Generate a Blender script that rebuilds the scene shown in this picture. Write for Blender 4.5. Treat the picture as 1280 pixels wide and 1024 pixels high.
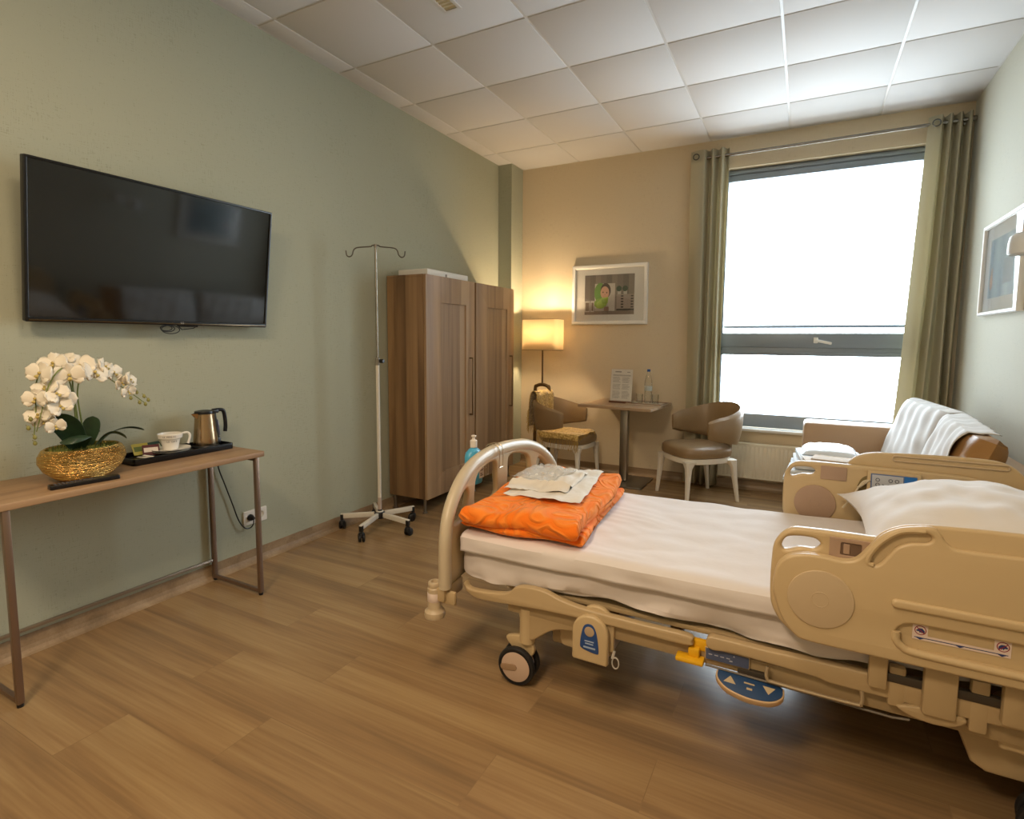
import bpy, bmesh, math, random
from mathutils import Vector, Matrix, noise
random.seed(7)
C = bpy.context.scene.collection
for o in list(bpy.data.objects): bpy.data.objects.remove(o)
PI = math.pi
W, H = 3.873, 3.101          # room width (x) and ceiling height; window wall is y=0, room runs to -y
YF = -6.9
# ------------------------------------------------------------------ camera
def camera():
    rx, ry, rz = -0.09423, -0.0063, 0.48716
    Rz = Matrix.Rotation(rz, 3, 'Z'); Rx = Matrix.Rotation(rx, 3, 'X'); Ry = Matrix.Rotation(ry, 3, 'Y')
    M = Rz @ Rx @ Ry
    right, fwd, up = M.col[0], M.col[1], M.col[2]
    B = Matrix((right, up, -fwd)).transposed().to_4x4()
    B.translation = (2.85339, -5.31829, 1.33861)
    cd = bpy.data.cameras.new('camera'); cam = bpy.data.objects.new('camera', cd); C.objects.link(cam)
    cam.matrix_world = B
    cd.sensor_fit = 'HORIZONTAL'; cd.sensor_width = 36.0; cd.lens = 688.659 / 1280 * 36
    cd.shift_y = -22.879 / 1280; cd.clip_start = .02
    bpy.context.scene.camera = cam
camera()
# ------------------------------------------------------------------ world, lights, exposure
sc = bpy.context.scene
sc.view_settings.view_transform = 'Standard'; sc.view_settings.look = 'None'
sc.view_settings.exposure = 0.12; sc.view_settings.gamma = 1.0; sc.view_settings.use_curve_mapping = False
w = bpy.data.worlds.new('overcast_sky'); sc.world = w; w.use_nodes = True
bgn = w.node_tree.nodes['Background']; bgn.inputs[0].default_value = (.77, .90, 1.0, 1); bgn.inputs[1].default_value = 15.0
def area(name, loc, size, power, col, rot=(0, 0, 0), portal=False, sy=None):
    l = bpy.data.lights.new(name, 'AREA'); l.energy = power; l.color = col; l.size = size
    if sy: l.shape = 'RECTANGLE'; l.size_y = sy
    o = bpy.data.objects.new(name, l); C.objects.link(o); o.location = loc; o.rotation_euler = rot
    if portal: l.cycles.is_portal = True
    return o
area('window_portal', (2.86, .24, 1.72), 1.62, 1, (1, 1, 1), (-PI/2, 0, 0), True, 2.25)
WARM = (1.0, .78, .55)
area('ceiling_lamp_light', (1.95, -5.95, H-.06), .6, 58, WARM, (0, 0, 0))
area('ceiling_lamp_light', (1.95, -4.45, H-.06), .6, 22, WARM, (0, 0, 0))
# ------------------------------------------------------------------ materials
def lin(c): return c/12.92 if c <= .04045 else ((c+.055)/1.055)**2.4
def hx(s):
    s = s.lstrip('#'); return tuple(lin(int(s[i:i+2], 16)/255) for i in (0, 2, 4))+(1,)
MATS = {}
def mat(name, col='#808080', rough=.5, metal=0., spec=.5, bump=0., bscale=60., col2=None, cscale=8., stretch=(1, 1, 1), trans=0., emis=None, estr=0., coat=0., sheen=0., detail=4., alpha=1., mixlo=.35, mixhi=.65, sss=0.):
    if name in MATS: return MATS[name]
    m = bpy.data.materials.new(name); MATS[name] = m; m.use_nodes = True
    nt = m.node_tree; N = nt.nodes; L = nt.links; b = N['Principled BSDF']
    b.inputs['Base Color'].default_value = hx(col); b.inputs['Roughness'].default_value = rough
    b.inputs['Metallic'].default_value = metal; b.inputs['Specular IOR Level'].default_value = spec
    b.inputs['Transmission Weight'].default_value = trans; b.inputs['Coat Weight'].default_value = coat
    b.inputs['Sheen Weight'].default_value = sheen; b.inputs['Alpha'].default_value = alpha
    if emis: b.inputs['Emission Color'].default_value = hx(emis); b.inputs['Emission Strength'].default_value = estr
    tc = N.new('ShaderNodeTexCoord'); mp = N.new('ShaderNodeMapping'); mp.inputs['Scale'].default_value = stretch
    L.new(tc.outputs['Object'], mp.inputs[0])
    if col2:
        n = N.new('ShaderNodeTexNoise'); n.inputs['Scale'].default_value = cscale; n.inputs['Detail'].default_value = detail
        L.new(mp.outputs[0], n.inputs[0]); r = N.new('ShaderNodeValToRGB')
        r.color_ramp.elements[0].position = mixlo; r.color_ramp.elements[1].position = mixhi
        r.color_ramp.elements[0].color = hx(col); r.color_ramp.elements[1].color = hx(col2)
        L.new(n.outputs[0], r.inputs[0]); L.new(r.outputs[0], b.inputs['Base Color'])
    if bump:
        n = N.new('ShaderNodeTexNoise'); n.inputs['Scale'].default_value = bscale; n.inputs['Detail'].default_value = 3
        L.new(mp.outputs[0], n.inputs[0]); bp = N.new('ShaderNodeBump'); bp.inputs['Strength'].default_value = bump; bp.inputs['Distance'].default_value = .01
        L.new(n.outputs[0], bp.inputs['Height']); L.new(bp.outputs[0], b.inputs['Normal'])
    return m
def linen_mat(name, c1, c2, rough=.85):
    """woven wallpaper: two stretched noises crossed"""
    m = bpy.data.materials.new(name); MATS[name] = m; m.use_nodes = True
    nt = m.node_tree; N = nt.nodes; L = nt.links; b = N['Principled BSDF']; b.inputs['Roughness'].default_value = rough; b.inputs['Specular IOR Level'].default_value = .3
    tc = N.new('ShaderNodeTexCoord'); outs = []
    for s in ((260, 260, 22), (22, 22, 260)):
        mp = N.new('ShaderNodeMapping'); mp.inputs['Scale'].default_value = s; L.new(tc.outputs['Object'], mp.inputs[0])
        n = N.new('ShaderNodeTexNoise'); n.inputs['Scale'].default_value = 1; n.inputs['Detail'].default_value = 2; L.new(mp.outputs[0], n.inputs[0]); outs.append(n)
    a = N.new('ShaderNodeMath'); a.operation = 'ADD'; L.new(outs[0].outputs[0], a.inputs[0]); L.new(outs[1].outputs[0], a.inputs[1])
    big = N.new('ShaderNodeTexNoise'); big.inputs['Scale'].default_value = 3; L.new(tc.outputs['Object'], big.inputs[0])
    a2 = N.new('ShaderNodeMath'); a2.operation = 'MULTIPLY_ADD'; a2.inputs[1].default_value = .35; L.new(big.outputs[0], a2.inputs[0]); L.new(a.outputs[0], a2.inputs[2])
    r = N.new('ShaderNodeValToRGB'); r.color_ramp.elements[0].position = .9; r.color_ramp.elements[1].position = 1.5
    r.color_ramp.elements[0].color = hx(c1); r.color_ramp.elements[1].color = hx(c2)
    L.new(a2.outputs[0], r.inputs[0]); L.new(r.outputs[0], b.inputs['Base Color'])
    bp = N.new('ShaderNodeBump'); bp.inputs['Strength'].default_value = .12; bp.inputs['Distance'].default_value = .002
    L.new(a.outputs[0], bp.inputs['Height']); L.new(bp.outputs[0], b.inputs['Normal'])
    return m
def wood_mat(name, c1, c2, c3, axis=2, scale=1., rough=.5, plank=None, seam=.35, gs=1., var=.12, fine=.35):
    """grain stretched along axis; plank=(length axis, width axis, length, width) adds boards"""
    m = bpy.data.materials.new(name); MATS[name] = m; m.use_nodes = True
    nt = m.node_tree; N = nt.nodes; L = nt.links; b = N['Principled BSDF']; b.inputs['Roughness'].default_value = rough
    tc = N.new('ShaderNodeTexCoord')
    src = tc.outputs['Object']; rnd = None; fac = None
    if plank:
        la, wa, ln, wd = plank
        sp = N.new('ShaderNodeSeparateXYZ'); L.new(src, sp.inputs[0])
        cb = N.new('ShaderNodeCombineXYZ'); L.new(sp.outputs[la], cb.inputs[0]); L.new(sp.outputs[wa], cb.inputs[1])
        br = N.new('ShaderNodeTexBrick'); br.offset = .37; br.offset_frequency = 2
        br.inputs['Scale'].default_value = 1; br.inputs['Brick Width'].default_value = ln; br.inputs['Row Height'].default_value = wd
        br.inputs['Mortar Size'].default_value = .0016; br.inputs['Mortar Smooth'].default_value = .6; br.inputs['Bias'].default_value = 0
        br.inputs['Color1'].default_value = (0, 0, 0, 1); br.inputs['Color2'].default_value = (1, 1, 1, 1); br.inputs['Mortar'].default_value = (.5, .5, .5, 1)
        L.new(cb.outputs[0], br.inputs[0]); rnd = br.outputs['Color']; fac = br.outputs['Fac']
        off = N.new('ShaderNodeVectorMath'); off.operation = 'MULTIPLY_ADD'; off.inputs[1].default_value = (3.7, 5.1, 2.3)
        L.new(rnd, off.inputs[0]); L.new(src, off.inputs[2]); src = off.outputs[0]
    st = [9*gs, 9*gs, 9*gs]; st[axis] = .55*gs
    mp = N.new('ShaderNodeMapping'); mp.inputs['Scale'].default_value = [v*scale for v in st]; L.new(src, mp.inputs[0])
    n1 = N.new('ShaderNodeTexNoise'); n1.inputs['Scale'].default_value = 1; n1.inputs['Detail'].default_value = 6; n1.inputs['Distortion'].default_value = .6; L.new(mp.outputs[0], n1.inputs[0])
    st2 = [90, 90, 90]; st2[axis] = 3
    mp2 = N.new('ShaderNodeMapping'); mp2.inputs['Scale'].default_value = [v*scale for v in st2]; L.new(src, mp2.inputs[0])
    n2 = N.new('ShaderNodeTexNoise'); n2.inputs['Scale'].default_value = 1; n2.inputs['Detail'].default_value = 3; L.new(mp2.outputs[0], n2.inputs[0])
    mx = N.new('ShaderNodeMath'); mx.operation = 'MULTIPLY_ADD'; mx.inputs[1].default_value = fine; L.new(n2.outputs[0], mx.inputs[0]); L.new(n1.outputs[0], mx.inputs[2])
    r = N.new('ShaderNodeValToRGB'); e = r.color_ramp.elements
    e[0].position = .28+fine*.5; e[0].color = hx(c1); e[1].position = .62+fine*.8; e[1].color = hx(c3); k = e.new(.47+fine*.55); k.color = hx(c2)
    L.new(mx.outputs[0], r.inputs[0]); out = r.outputs[0]
    if plank:
        hs = N.new('ShaderNodeHueSaturation'); mr = N.new('ShaderNodeMapRange'); mr.inputs[3].default_value = 1-var; mr.inputs[4].default_value = 1+var
        L.new(rnd, mr.inputs[0]); L.new(mr.outputs[0], hs.inputs['Value']); L.new(out, hs.inputs['Color'])
        mm = N.new('ShaderNodeMix'); mm.data_type = 'RGBA'; mm.inputs[7].default_value = hx(c1)[:3]+(1,)
        f2 = N.new('ShaderNodeMath'); f2.operation = 'MULTIPLY'; f2.inputs[1].default_value = seam; L.new(fac, f2.inputs[0])
        L.new(f2.outputs[0], mm.inputs[0]); L.new(hs.outputs[0], mm.inputs[6]); out = mm.outputs[2]
    L.new(out, b.inputs['Base Color'])
    bp = N.new('ShaderNodeBump'); bp.inputs['Strength'].default_value = .12; bp.inputs['Distance'].default_value = .003
    L.new(mx.outputs[0], bp.inputs['Height']); L.new(bp.outputs[0], b.inputs['Normal'])
    return m
def glass_mat(name, tint=(1, 1, 1, 1), refl=.06, rough=.02):
    m = bpy.data.materials.new(name); MATS[name] = m; m.use_nodes = True
    nt = m.node_tree; N = nt.nodes; L = nt.links; N.remove(N['Principled BSDF'])
    t = N.new('ShaderNodeBsdfTransparent'); t.inputs[0].default_value = tint
    g = N.new('ShaderNodeBsdfGlossy'); g.inputs['Roughness'].default_value = rough
    lw = N.new('ShaderNodeLayerWeight'); lw.inputs[0].default_value = .25
    ml = N.new('ShaderNodeMath'); ml.operation = 'MULTIPLY_ADD'; ml.inputs[1].default_value = .5; ml.inputs[2].default_value = refl; L.new(lw.outputs['Fresnel'], ml.inputs[0])
    x = N.new('ShaderNodeMixShader'); L.new(ml.outputs[0], x.inputs[0]); L.new(t.outputs[0], x.inputs[1]); L.new(g.outputs[0], x.inputs[2])
    L.new(x.outputs[0], N['Material Output'].inputs[0]); return m
def film_mat(name, col, tw, rough=.2):
    """thin cloth/film: diffuse + translucent"""
    m = bpy.data.materials.new(name); MATS[name] = m; m.use_nodes = True
    nt = m.node_tree; N = nt.nodes; L = nt.links; b = N['Principled BSDF']; b.inputs['Base Color'].default_value = hx(col); b.inputs['Roughness'].default_value = rough
    t = N.new('ShaderNodeBsdfTranslucent'); t.inputs[0].default_value = hx(col)
    x = N.new('ShaderNodeMixShader'); x.inputs[0].default_value = tw; L.new(b.outputs[0], x.inputs[1]); L.new(t.outputs[0], x.inputs[2]); L.new(x.outputs[0], N['Material Output'].inputs[0]); return m
# ------------------------------------------------------------------ mesh helpers
class MB:
    def __init__(s): s.bm = bmesh.new(); s.mi = 0
    def _mark(s, f0):
        for f in s.bm.faces[f0:] if False else []: pass
    def add(s, vs, fs, smooth=False):
        v = [s.bm.verts.new(p) for p in vs]
        for f in fs:
            try:
                q = s.bm.faces.new([v[i] for i in f]); q.material_index = s.mi; q.smooth = smooth
            except ValueError: pass
        return v
    def box(s, c, sz, r=0., rz=0., M=None, seg=2):
        t = bmesh.new(); bmesh.ops.create_cube(t, size=1)
        bmesh.ops.scale(t, vec=sz, verts=t.verts)
        if r: bmesh.ops.bevel(t, geom=t.edges[:], offset=min(r, min(sz)*.49), segments=seg, affect='EDGES', profile=.5)
        X = Matrix.Translation(c) @ (M if M else Matrix.Rotation(rz, 4, 'Z'))
        s.join(t, X, smooth=bool(r)); return s
    def bb(s, x0, x1, y0, y1, z0, z1, r=0.): return s.box(((x0+x1)/2, (y0+y1)/2, (z0+z1)/2), (abs(x1-x0), abs(y1-y0), abs(z1-z0)), r)
    def join(s, t, X=Matrix(), smooth=False):
        t.verts.index_update(); v = [s.bm.verts.new(X @ q.co) for q in t.verts]
        for f in t.faces:
            try:
                q = s.bm.faces.new([v[i.index] for i in f.verts]); q.material_index = s.mi; q.smooth = smooth or f.smooth
            except ValueError: pass
        t.free(); return s
    def lathe(s, prof, c=(0, 0, 0), n=28, M=None, sx=1., sy=1.):
        """prof: (radius, z) list, axis Z"""
        X = Matrix.Translation(c) @ (M if M else Matrix())
        vs = []; fs = []
        for r, z in prof:
            for k in range(n): a = 2*PI*k/n; vs.append(X @ Vector((r*sx*math.cos(a), r*sy*math.sin(a), z)))
        for i in range(len(prof)-1):
            for k in range(n): fs.append((i*n+k, i*n+(k+1) % n, (i+1)*n+(k+1) % n, (i+1)*n+k))
        m = len(prof)-1
        if prof[0][0] > 1e-6: fs.append(tuple(range(n))[::-1])
        if prof[m][0] > 1e-6: fs.append(tuple(m*n+k for k in range(n)))
        s.add(vs, fs, True); return s
    def cyl(s, c, r, h, n=24, axis='Z', r2=None, bev=0.):
        M = {'Z': Matrix(), 'X': Matrix.Rotation(PI/2, 4, 'Y'), 'Y': Matrix.Rotation(-PI/2, 4, 'X')}[axis]
        r2 = r if r2 is None else r2; b = bev
        pr = [(r-b, -h/2), (r, -h/2+b), (r2, h/2-b), (r2-b, h/2)] if b else [(r, -h/2), (r2, h/2)]
        if not b:   # split caps for crisp shading
            t = bmesh.new(); bmesh.ops.create_cone(t, cap_ends=True, segments=n, radius1=r, radius2=r2, depth=h)
            for f in t.faces: f.smooth = len(f.verts) == 4
            return s.join(t, Matrix.Translation(c) @ M)
        return s.lathe(pr, c, n, M)
    def tube(s, pts, r, n=10, closed=False, cap=True, flat=1.):
        pts = [Vector(p) for p in pts]; m = len(pts); rs = r if isinstance(r, (list, tuple)) else [r]*m
        up = Vector((0, 0, 1)); vs = []; prev = None
        for i, p in enumerate(pts):
            a = pts[i-1] if (i or closed) else pts[0]; b = pts[(i+1) % m] if (i < m-1 or closed) else pts[-1]
            t = (b-a).normalized()
            if prev is None:
                x = t.cross(up) if abs(t.dot(up)) < .95 else t.cross(Vector((1, 0, 0)))
            else: x = prev-t*prev.dot(t)
            x.normalize(); prev = x; y = t.cross(x)
            for k in range(n): q = 2*PI*k/n; vs.append(p+x*math.cos(q)*rs[i]+y*math.sin(q)*rs[i]*flat)
        fs = [(i*n+k, i*n+(k+1) % n, ((i+1) % m)*n+(k+1) % n, ((i+1) % m)*n+k) for i in range(m if closed else m-1) for k in range(n)]
        if cap and not closed: fs += [tuple(range(n))[::-1], tuple((m-1)*n+k for k in range(n))]
        s.add(vs, fs, True); return s
    def grid(s, fn, nu, nv, smooth=True, closeu=False):
        vs = [fn(i/(nu-(0 if closeu else 1)), j/(nv-1)) for i in range(nu) for j in range(nv)]
        fs = []
        for i in range(nu if closeu else nu-1):
            for j in range(nv-1):
                a = i*nv+j; b = ((i+1) % nu)*nv+j; fs.append((a, b, b+1, a+1))
        s.add(vs, fs, smooth); return s
    def prism(s, pts, z0, z1, M=Matrix()):
        """convex-ish outline in local XY extruded local Z"""
        n = len(pts); vs = [M @ Vector((x, y, z)) for z in (z0, z1) for x, y in pts]
        fs = [tuple(range(n))[::-1], tuple(range(n, 2*n))]+[(i, (i+1) % n, n+(i+1) % n, n+i) for i in range(n)]
        s.add(vs, fs); return s
    def plate(s, outlines, thick, bev=.004, M=Matrix(), res=2):
        """outlines in local XY (first = rim, others = holes), centred on local z=0, rounded edges"""
        cu = bpy.data.curves.new('tmp', 'CURVE'); cu.dimensions = '2D'; cu.fill_mode = 'BOTH'
        cu.extrude = max(0, thick/2-bev); cu.bevel_depth = bev; cu.bevel_resolution = res; cu.offset = -bev
        for o in outlines:
            sp = cu.splines.new('POLY'); sp.points.add(len(o)-1); sp.use_cyclic_u = True
            for p, q in zip(sp.points, o): p.co = (q[0], q[1], 0, 1)
        ob = bpy.data.objects.new('tmp', cu); C.objects.link(ob)
        me = bpy.data.meshes.new_from_object(ob)
        t = bmesh.new(); t.from_mesh(me); bmesh.ops.remove_doubles(t, verts=t.verts, dist=1e-5)
        for f in t.faces: f.smooth = True
        bpy.data.objects.remove(ob); bpy.data.curves.remove(cu); bpy.data.meshes.remove(me)
        return s.join(t, M)
    def text(s, body, size, M, ext=.0004, align='CENTER'):
        cu = bpy.data.curves.new('tmp', 'FONT'); cu.body = body; cu.size = size; cu.extrude = ext; cu.align_x = align; cu.align_y = 'CENTER'; cu.resolution_u = 3
        ob = bpy.data.objects.new('tmp', cu); C.objects.link(ob); me = bpy.data.meshes.new_from_object(ob)
        t = bmesh.new(); t.from_mesh(me); bpy.data.objects.remove(ob); bpy.data.curves.remove(cu); bpy.data.meshes.remove(me)
        return s.join(t, M)
INV = {}
def sharp(me, ang=.7):
    for e in me.edges: pass
def part(name, mb, m, parent=None, world=False, mods=(), label=None, kind=None):
    me = bpy.data.meshes.new(name)
    bmesh.ops.recalc_face_normals(mb.bm, faces=mb.bm.faces)
    for e in mb.bm.edges:
        if len(e.link_faces) == 2 and e.calc_face_angle(0) > .75: e.smooth = False
    if parent is not None and world: mb.bm.transform(INV[parent.name])
    mb.bm.to_mesh(me); mb.bm.free()
    for q in (m if isinstance(m, (list, tuple)) else [m]): me.materials.append(q)
    o = bpy.data.objects.new(name, me); C.objects.link(o)
    if parent is not None:
        o.parent = parent; INV[o.name] = INV[parent.name]
    for k in mods:
        if k[0] == 'sub': q = o.modifiers.new('sub', 'SUBSURF'); q.levels = q.render_levels = k[1]
        if k[0] == 'sol': q = o.modifiers.new('sol', 'SOLIDIFY'); q.thickness = k[1]; q.offset = k[2]
        if k[0] == 'bev': q = o.modifiers.new('bev', 'BEVEL'); q.width = k[1]; q.segments = 3; q.limit_method = 'ANGLE'
    if label: o['label'] = label
    if kind: o['kind'] = kind
    return o
def thing(name, label, cat, loc=(0, 0, 0), rz=0., group=None):
    o = bpy.data.objects.new(name, None); C.objects.link(o); o.empty_display_size = .1
    o.location = loc; o.rotation_euler = (0, 0, rz); o['label'] = label; o['category'] = cat
    if group: o['group'] = group
    INV[o.name] = (Matrix.Translation(loc) @ Matrix.Rotation(rz, 4, 'Z')).inverted(); return o
def single(name, mb, m, label, cat, group=None, mods=(), kind=None):
    """a thing that is one mesh, origin moved to its base"""
    mb.bm.verts.ensure_lookup_table(); co = [v.co for v in mb.bm.verts]
    b = Vector(((min(c.x for c in co)+max(c.x for c in co))/2, (min(c.y for c in co)+max(c.y for c in co))/2, min(c.z for c in co)))
    mb.bm.transform(Matrix.Translation(-b)); o = part(name, mb, m, mods=mods); o.location = b; INV[o.name] = Matrix.Translation(-b)
    o['label'] = label; o['category'] = cat
    if group: o['group'] = group
    if kind: o['kind'] = kind
    return o
def struct(name, mb, m, mods=()): o = part(name, mb, m, mods=mods); o['kind'] = 'structure'; INV[o.name] = Matrix(); return o
def dup(root, loc, rz, label, group=None):
    r = root.copy(); C.objects.link(r); r.location = loc; r.rotation_euler = (0, 0, rz); r['label'] = label
    if group: r['group'] = group
    INV[r.name] = (Matrix.Translation(loc) @ Matrix.Rotation(rz, 4, 'Z')).inverted()
    for ch in list(root.children):
        c = ch.copy(); C.objects.link(c); c.parent = r
        for g in ch.children: d = g.copy(); C.objects.link(d); d.parent = c
    return r
def smoothc(pts, n=6, closed=True):
    """Catmull-Rom through points"""
    out = []; m = len(pts); rng = range(m) if closed else range(m-1)
    for i in rng:
        g = (lambda k: Vector(pts[k % m])) if closed else (lambda k: Vector(pts[max(0, min(m-1, k))]))
        p0, p1, p2, p3 = g(i-1), g(i), g(i+1), g(i+2)
        for k in range(n):
            t = k/n; out.append(.5*((2*p1)+(p2-p0)*t+(2*p0-5*p1+4*p2-p3)*t*t+(3*p1-p0-3*p2+p3)*t**3))
    if not closed: out.append(Vector(pts[-1]))
    return [tuple(p) for p in out]
def rrect(x0, x1, y0, y1, r, n=6):
    o = []
    for cx, cy, a in ((x1-r, y1-r, 0), (x0+r, y1-r, 90), (x0+r, y0+r, 180), (x1-r, y0+r, 270)):
        for k in range(n+1): t = math.radians(a+90*k/n); o.append((cx+r*math.cos(t), cy+r*math.sin(t)))
    return o
def circ(cx, cy, r, n=24, ry=None): return [(cx+r*math.cos(2*PI*k/n), cy+(ry or r)*math.sin(2*PI*k/n)) for k in range(n)]
def basis(o, x, y):
    """matrix with origin o, local X along x, local Y along y"""
    x = Vector(x).normalized(); y = Vector(y).normalized(); z = x.cross(y)
    M = Matrix((x, y, z)).transposed().to_4x4(); M.translation = o; return M
def FR(y, s=1):   # local (x, y) -> world (x, z) at depth y, normal towards -y
    return basis((0, y, 0), (1, 0, 0), (0, 0, 1))
def nz(p, s, a): return noise.noise(Vector(p)*s)*a
exec_order = []
# ------------------------------------------------------------------ material library
floor_m = wood_mat('vinyl_planks', '#7b6347', '#917451', '#a38860', axis=0, rough=.27, plank=(0, 1, 1.25, .2275), seam=.45, var=.05)
left_m = linen_mat('sage_wallpaper', '#9a9c88', '#aaac98')
back_m = linen_mat('beige_wallpaper', '#c6b496', '#d3c3a6')
right_m = linen_mat('greige_wallpaper', '#aeab9b', '#b9b6a6')
ceil_m = mat('ceiling_tile_white', '#cfccc9', .9, bump=.15, bscale=300)
grid_m = mat('ceiling_grid_white', '#cbc7c1', .5)
cove_m = wood_mat('vinyl_skirting', '#7f6a50', '#937b5e', '#a68f72', axis=0, rough=.4, scale=1)
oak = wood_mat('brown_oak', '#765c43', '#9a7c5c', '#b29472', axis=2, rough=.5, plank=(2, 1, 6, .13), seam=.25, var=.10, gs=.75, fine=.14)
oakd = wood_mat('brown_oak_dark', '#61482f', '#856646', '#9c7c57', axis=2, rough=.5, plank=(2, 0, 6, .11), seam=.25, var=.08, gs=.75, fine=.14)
topw = wood_mat('console_oak', '#84674c', '#9b7c5c', '#ad9070', axis=1, rough=.45)
tabw = wood_mat('table_oak', '#8f7458', '#a88c6e', '#bda384', axis=0, rough=.4)
steel = mat('brushed_steel', '#9a9288', .28, 1.)
nickel = mat('satin_nickel', '#8d8479', .35, .9)
chrome = mat('chrome', '#c9c6c0', .12, 1.)
black = mat('black_plastic', '#0d0d10', .35)
blackm = mat('black_matt', '#141415', .6)
white = mat('white_plastic', '#e6e3dc', .4)
cream = mat('bed_plastic', '#c3ab82', .42, bump=.05, bscale=700)
cream2 = mat('bed_plastic_pale', '#bfa988', .45, bump=.05, bscale=700)
creamd = mat('bed_frame_paint', '#b79f78', .45)
pinkb = mat('rail_pad_taupe', '#a88d77', .5)
bluep = mat('label_blue', '#22467f', .45)
sheet = mat('white_sheet', '#d3c9c2', .85, bump=.25, bscale=9, sheen=.3)
cotton = mat('pillow_cotton', '#dcd7d2', .8, bump=.12, bscale=14, sheen=.3)
leather = mat('taupe_leather', '#8f7655', .38, bump=.08, bscale=220)
sofal = mat('sofa_leather', '#b29372', .42, bump=.08, bscale=200)
whitew = mat('white_lacquer', '#ece6d9', .4)
curtm = film_mat('sage_curtain', '#c6bea2', .34, .85)
alu = mat('window_grey_aluminium', '#87919a', .4, .2)
paper = mat('white_paper', '#e4ded2', .7)
ink = mat('grey_ink', '#56534f', .7)
# ------------------------------------------------------------------ setting
def room():
    b = MB(); b.bb(-.3, W+.3, YF-.2, .6, -.1, 0); struct('floor', b, floor_m)
    b = MB(); b.bb(-.2, 0, YF, .3, 0, H+.15); struct('wall_left', b, left_m)
    b = MB(); b.bb(0, .15, -.25, 0, 0, H); struct('trim_1', b, left_m)
    b = MB(); b.bb(W, W+.2, YF, .3, 0, H+.15); struct('wall_right', b, right_m)
    b = MB(); b.bb(-.2, W+.2, YF-.2, YF, 0, H+.15); struct('wall_front', b, right_m)
    X0, X1, Z0, Z1 = 2.12, 3.66, .56, 2.845
    b = MB(); b.bb(0, X0, 0, .3, 0, H+.15); b.bb(X1, W, 0, .3, 0, H+.15); b.bb(X0, X1, 0, .3, 0, Z0-.02); b.bb(X0, X1, 0, .3, Z1, H+.15)
    struct('wall_back', b, back_m)
    # ceiling: slab above, tiles recessed in a T-bar grid
    G, a, bb = .625, .1543, -.5779
    xs = [0]+[a+G*k for k in range(6)]+[W]; ys = [0]+[bb-G*k for k in range(10)]+[YF]
    b = MB(); b.bb(-.2, W+.2, YF-.2, .3, H+.03, H+.2)
    for i in range(len(xs)-1):
        for j in range(len(ys)-1):
            x0, x1, y1, y0 = xs[i], xs[i+1], ys[j], ys[j+1]
            g = .0075
            b.bb(x0+(g if i else 0), x1-(g if i < len(xs)-2 else 0), y0+g, y1-(g if j else 0), H, H+.02, .004)
    struct('ceiling', b, ceil_m)
    b = MB()
    for x in xs[1:-1]: b.bb(x-.0115, x+.0115, YF, 0, H+.004, H+.03)
    for y in ys[1:-1]: b.bb(0, W, y-.0115, y+.0115, H+.0045, H+.03)
    b.bb(0, .012, YF, 0, H-.001, H+.01); b.bb(W-.012, W, YF, 0, H-.001, H+.01); b.bb(0, W, -.012, 0, H-.001, H+.01)
    struct('trim_2', b, grid_m)
    # coved skirting, vinyl turned up the wall
    def cove(x0, y0, x1, y1, nx, ny, name):
        prof = [(.0, .0), (.035, .0005), (.022, .006), (.010, .018), (.005, .035), (.004, .082), (.0, .082)]
        b = MB(); b.add([(x+nx*d, y+ny*d, z) for x, y in ((x0, y0), (x1, y1)) for d, z in prof], [(i, i+1, 8+i, 7+i) for i in range(6)], False); struct(name, b, cove_m)
    cove(0, YF, 0, -.25, 1, 0, 'baseboard_left'); cove(.15, 0, W, 0, 0, -1, 'baseboard_back'); cove(W, YF, W, 0, -1, 0, 'baseboard_right')
    cove(0, -.25, .15, -.25, 0, -1, 'baseboard_column'); 
    # window frame
    y = .10
    b = MB(); b.bb(X0, X1, y-.03, y+.04, 2.755, Z1, .004); b.bb(X0, X1, y-.03, y+.04, Z0, .68, .004); b.bb(X0, X0+.06, y-.03, y+.04, Z0, Z1, .004); b.bb(X1-.06, X1, y-.03, y+.04, Z0, Z1, .004)
    b.bb(X0, X1, y-.03, y+.04, 1.21, 1.285, .003); b.bb(X0+.05, X1-.05, y-.05, y+.03, 1.282, 1.405, .006); b.bb(X0+.05, X1-.05, y-.042, y+.03, 2.74, 2.79, .004)
    b.bb(X0, X1, y-.045, y-.02, 2.80, 2.83, .003); b.bb(X0+.04, X1-.04, y-.036, y+.02, 1.232, 1.245, .002)
    fr = struct('window_1', b, alu)
    b = MB(); b.bb(X0+.06, X1-.06, y-.003, y+.003, .68, 1.21); part('glass_pane', b, glass_mat('window_glass'), fr)
    b = MB(); b.bb(X0+.06, X1-.06, y-.003, y+.003, 1.40, 2.745); part('glass_pane', b, MATS['window_glass'], fr)
    b = MB(); b.box((2.93, y-.056, 1.345), (.035, .014, .05), .006); b.cyl((2.93, y-.075, 1.345), .011, .04, 16, 'Y'); b.box((2.985, y-.09, 1.332), (.13, .014, .022), .006, M=Matrix.Rotation(.22, 4, 'Y'))
    part('window_handle', b, white, fr)
    b = MB(); b.bb(X0-.02, X1+.02, -.06, .07, .535, .56, .006); struct('window_sill', b, mat('sill_white', '#dcdcd8', .35))
    b = MB(); b.tube([(X0-.1, .42, 1.47), (X1+.1, .42, 1.47)], .015, 10); b.bb(X0-.1, X0-.05, .3, .45, 1.45, 1.49); b.bb(X1+.05, X1+.1, .3, .45, 1.45, 1.49)
    single('guard_rail', b, mat('rail_dark', '#3f474d', .4, .6), 'thin dark horizontal guard bar fixed outside the window', 'railing')
room()
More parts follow.
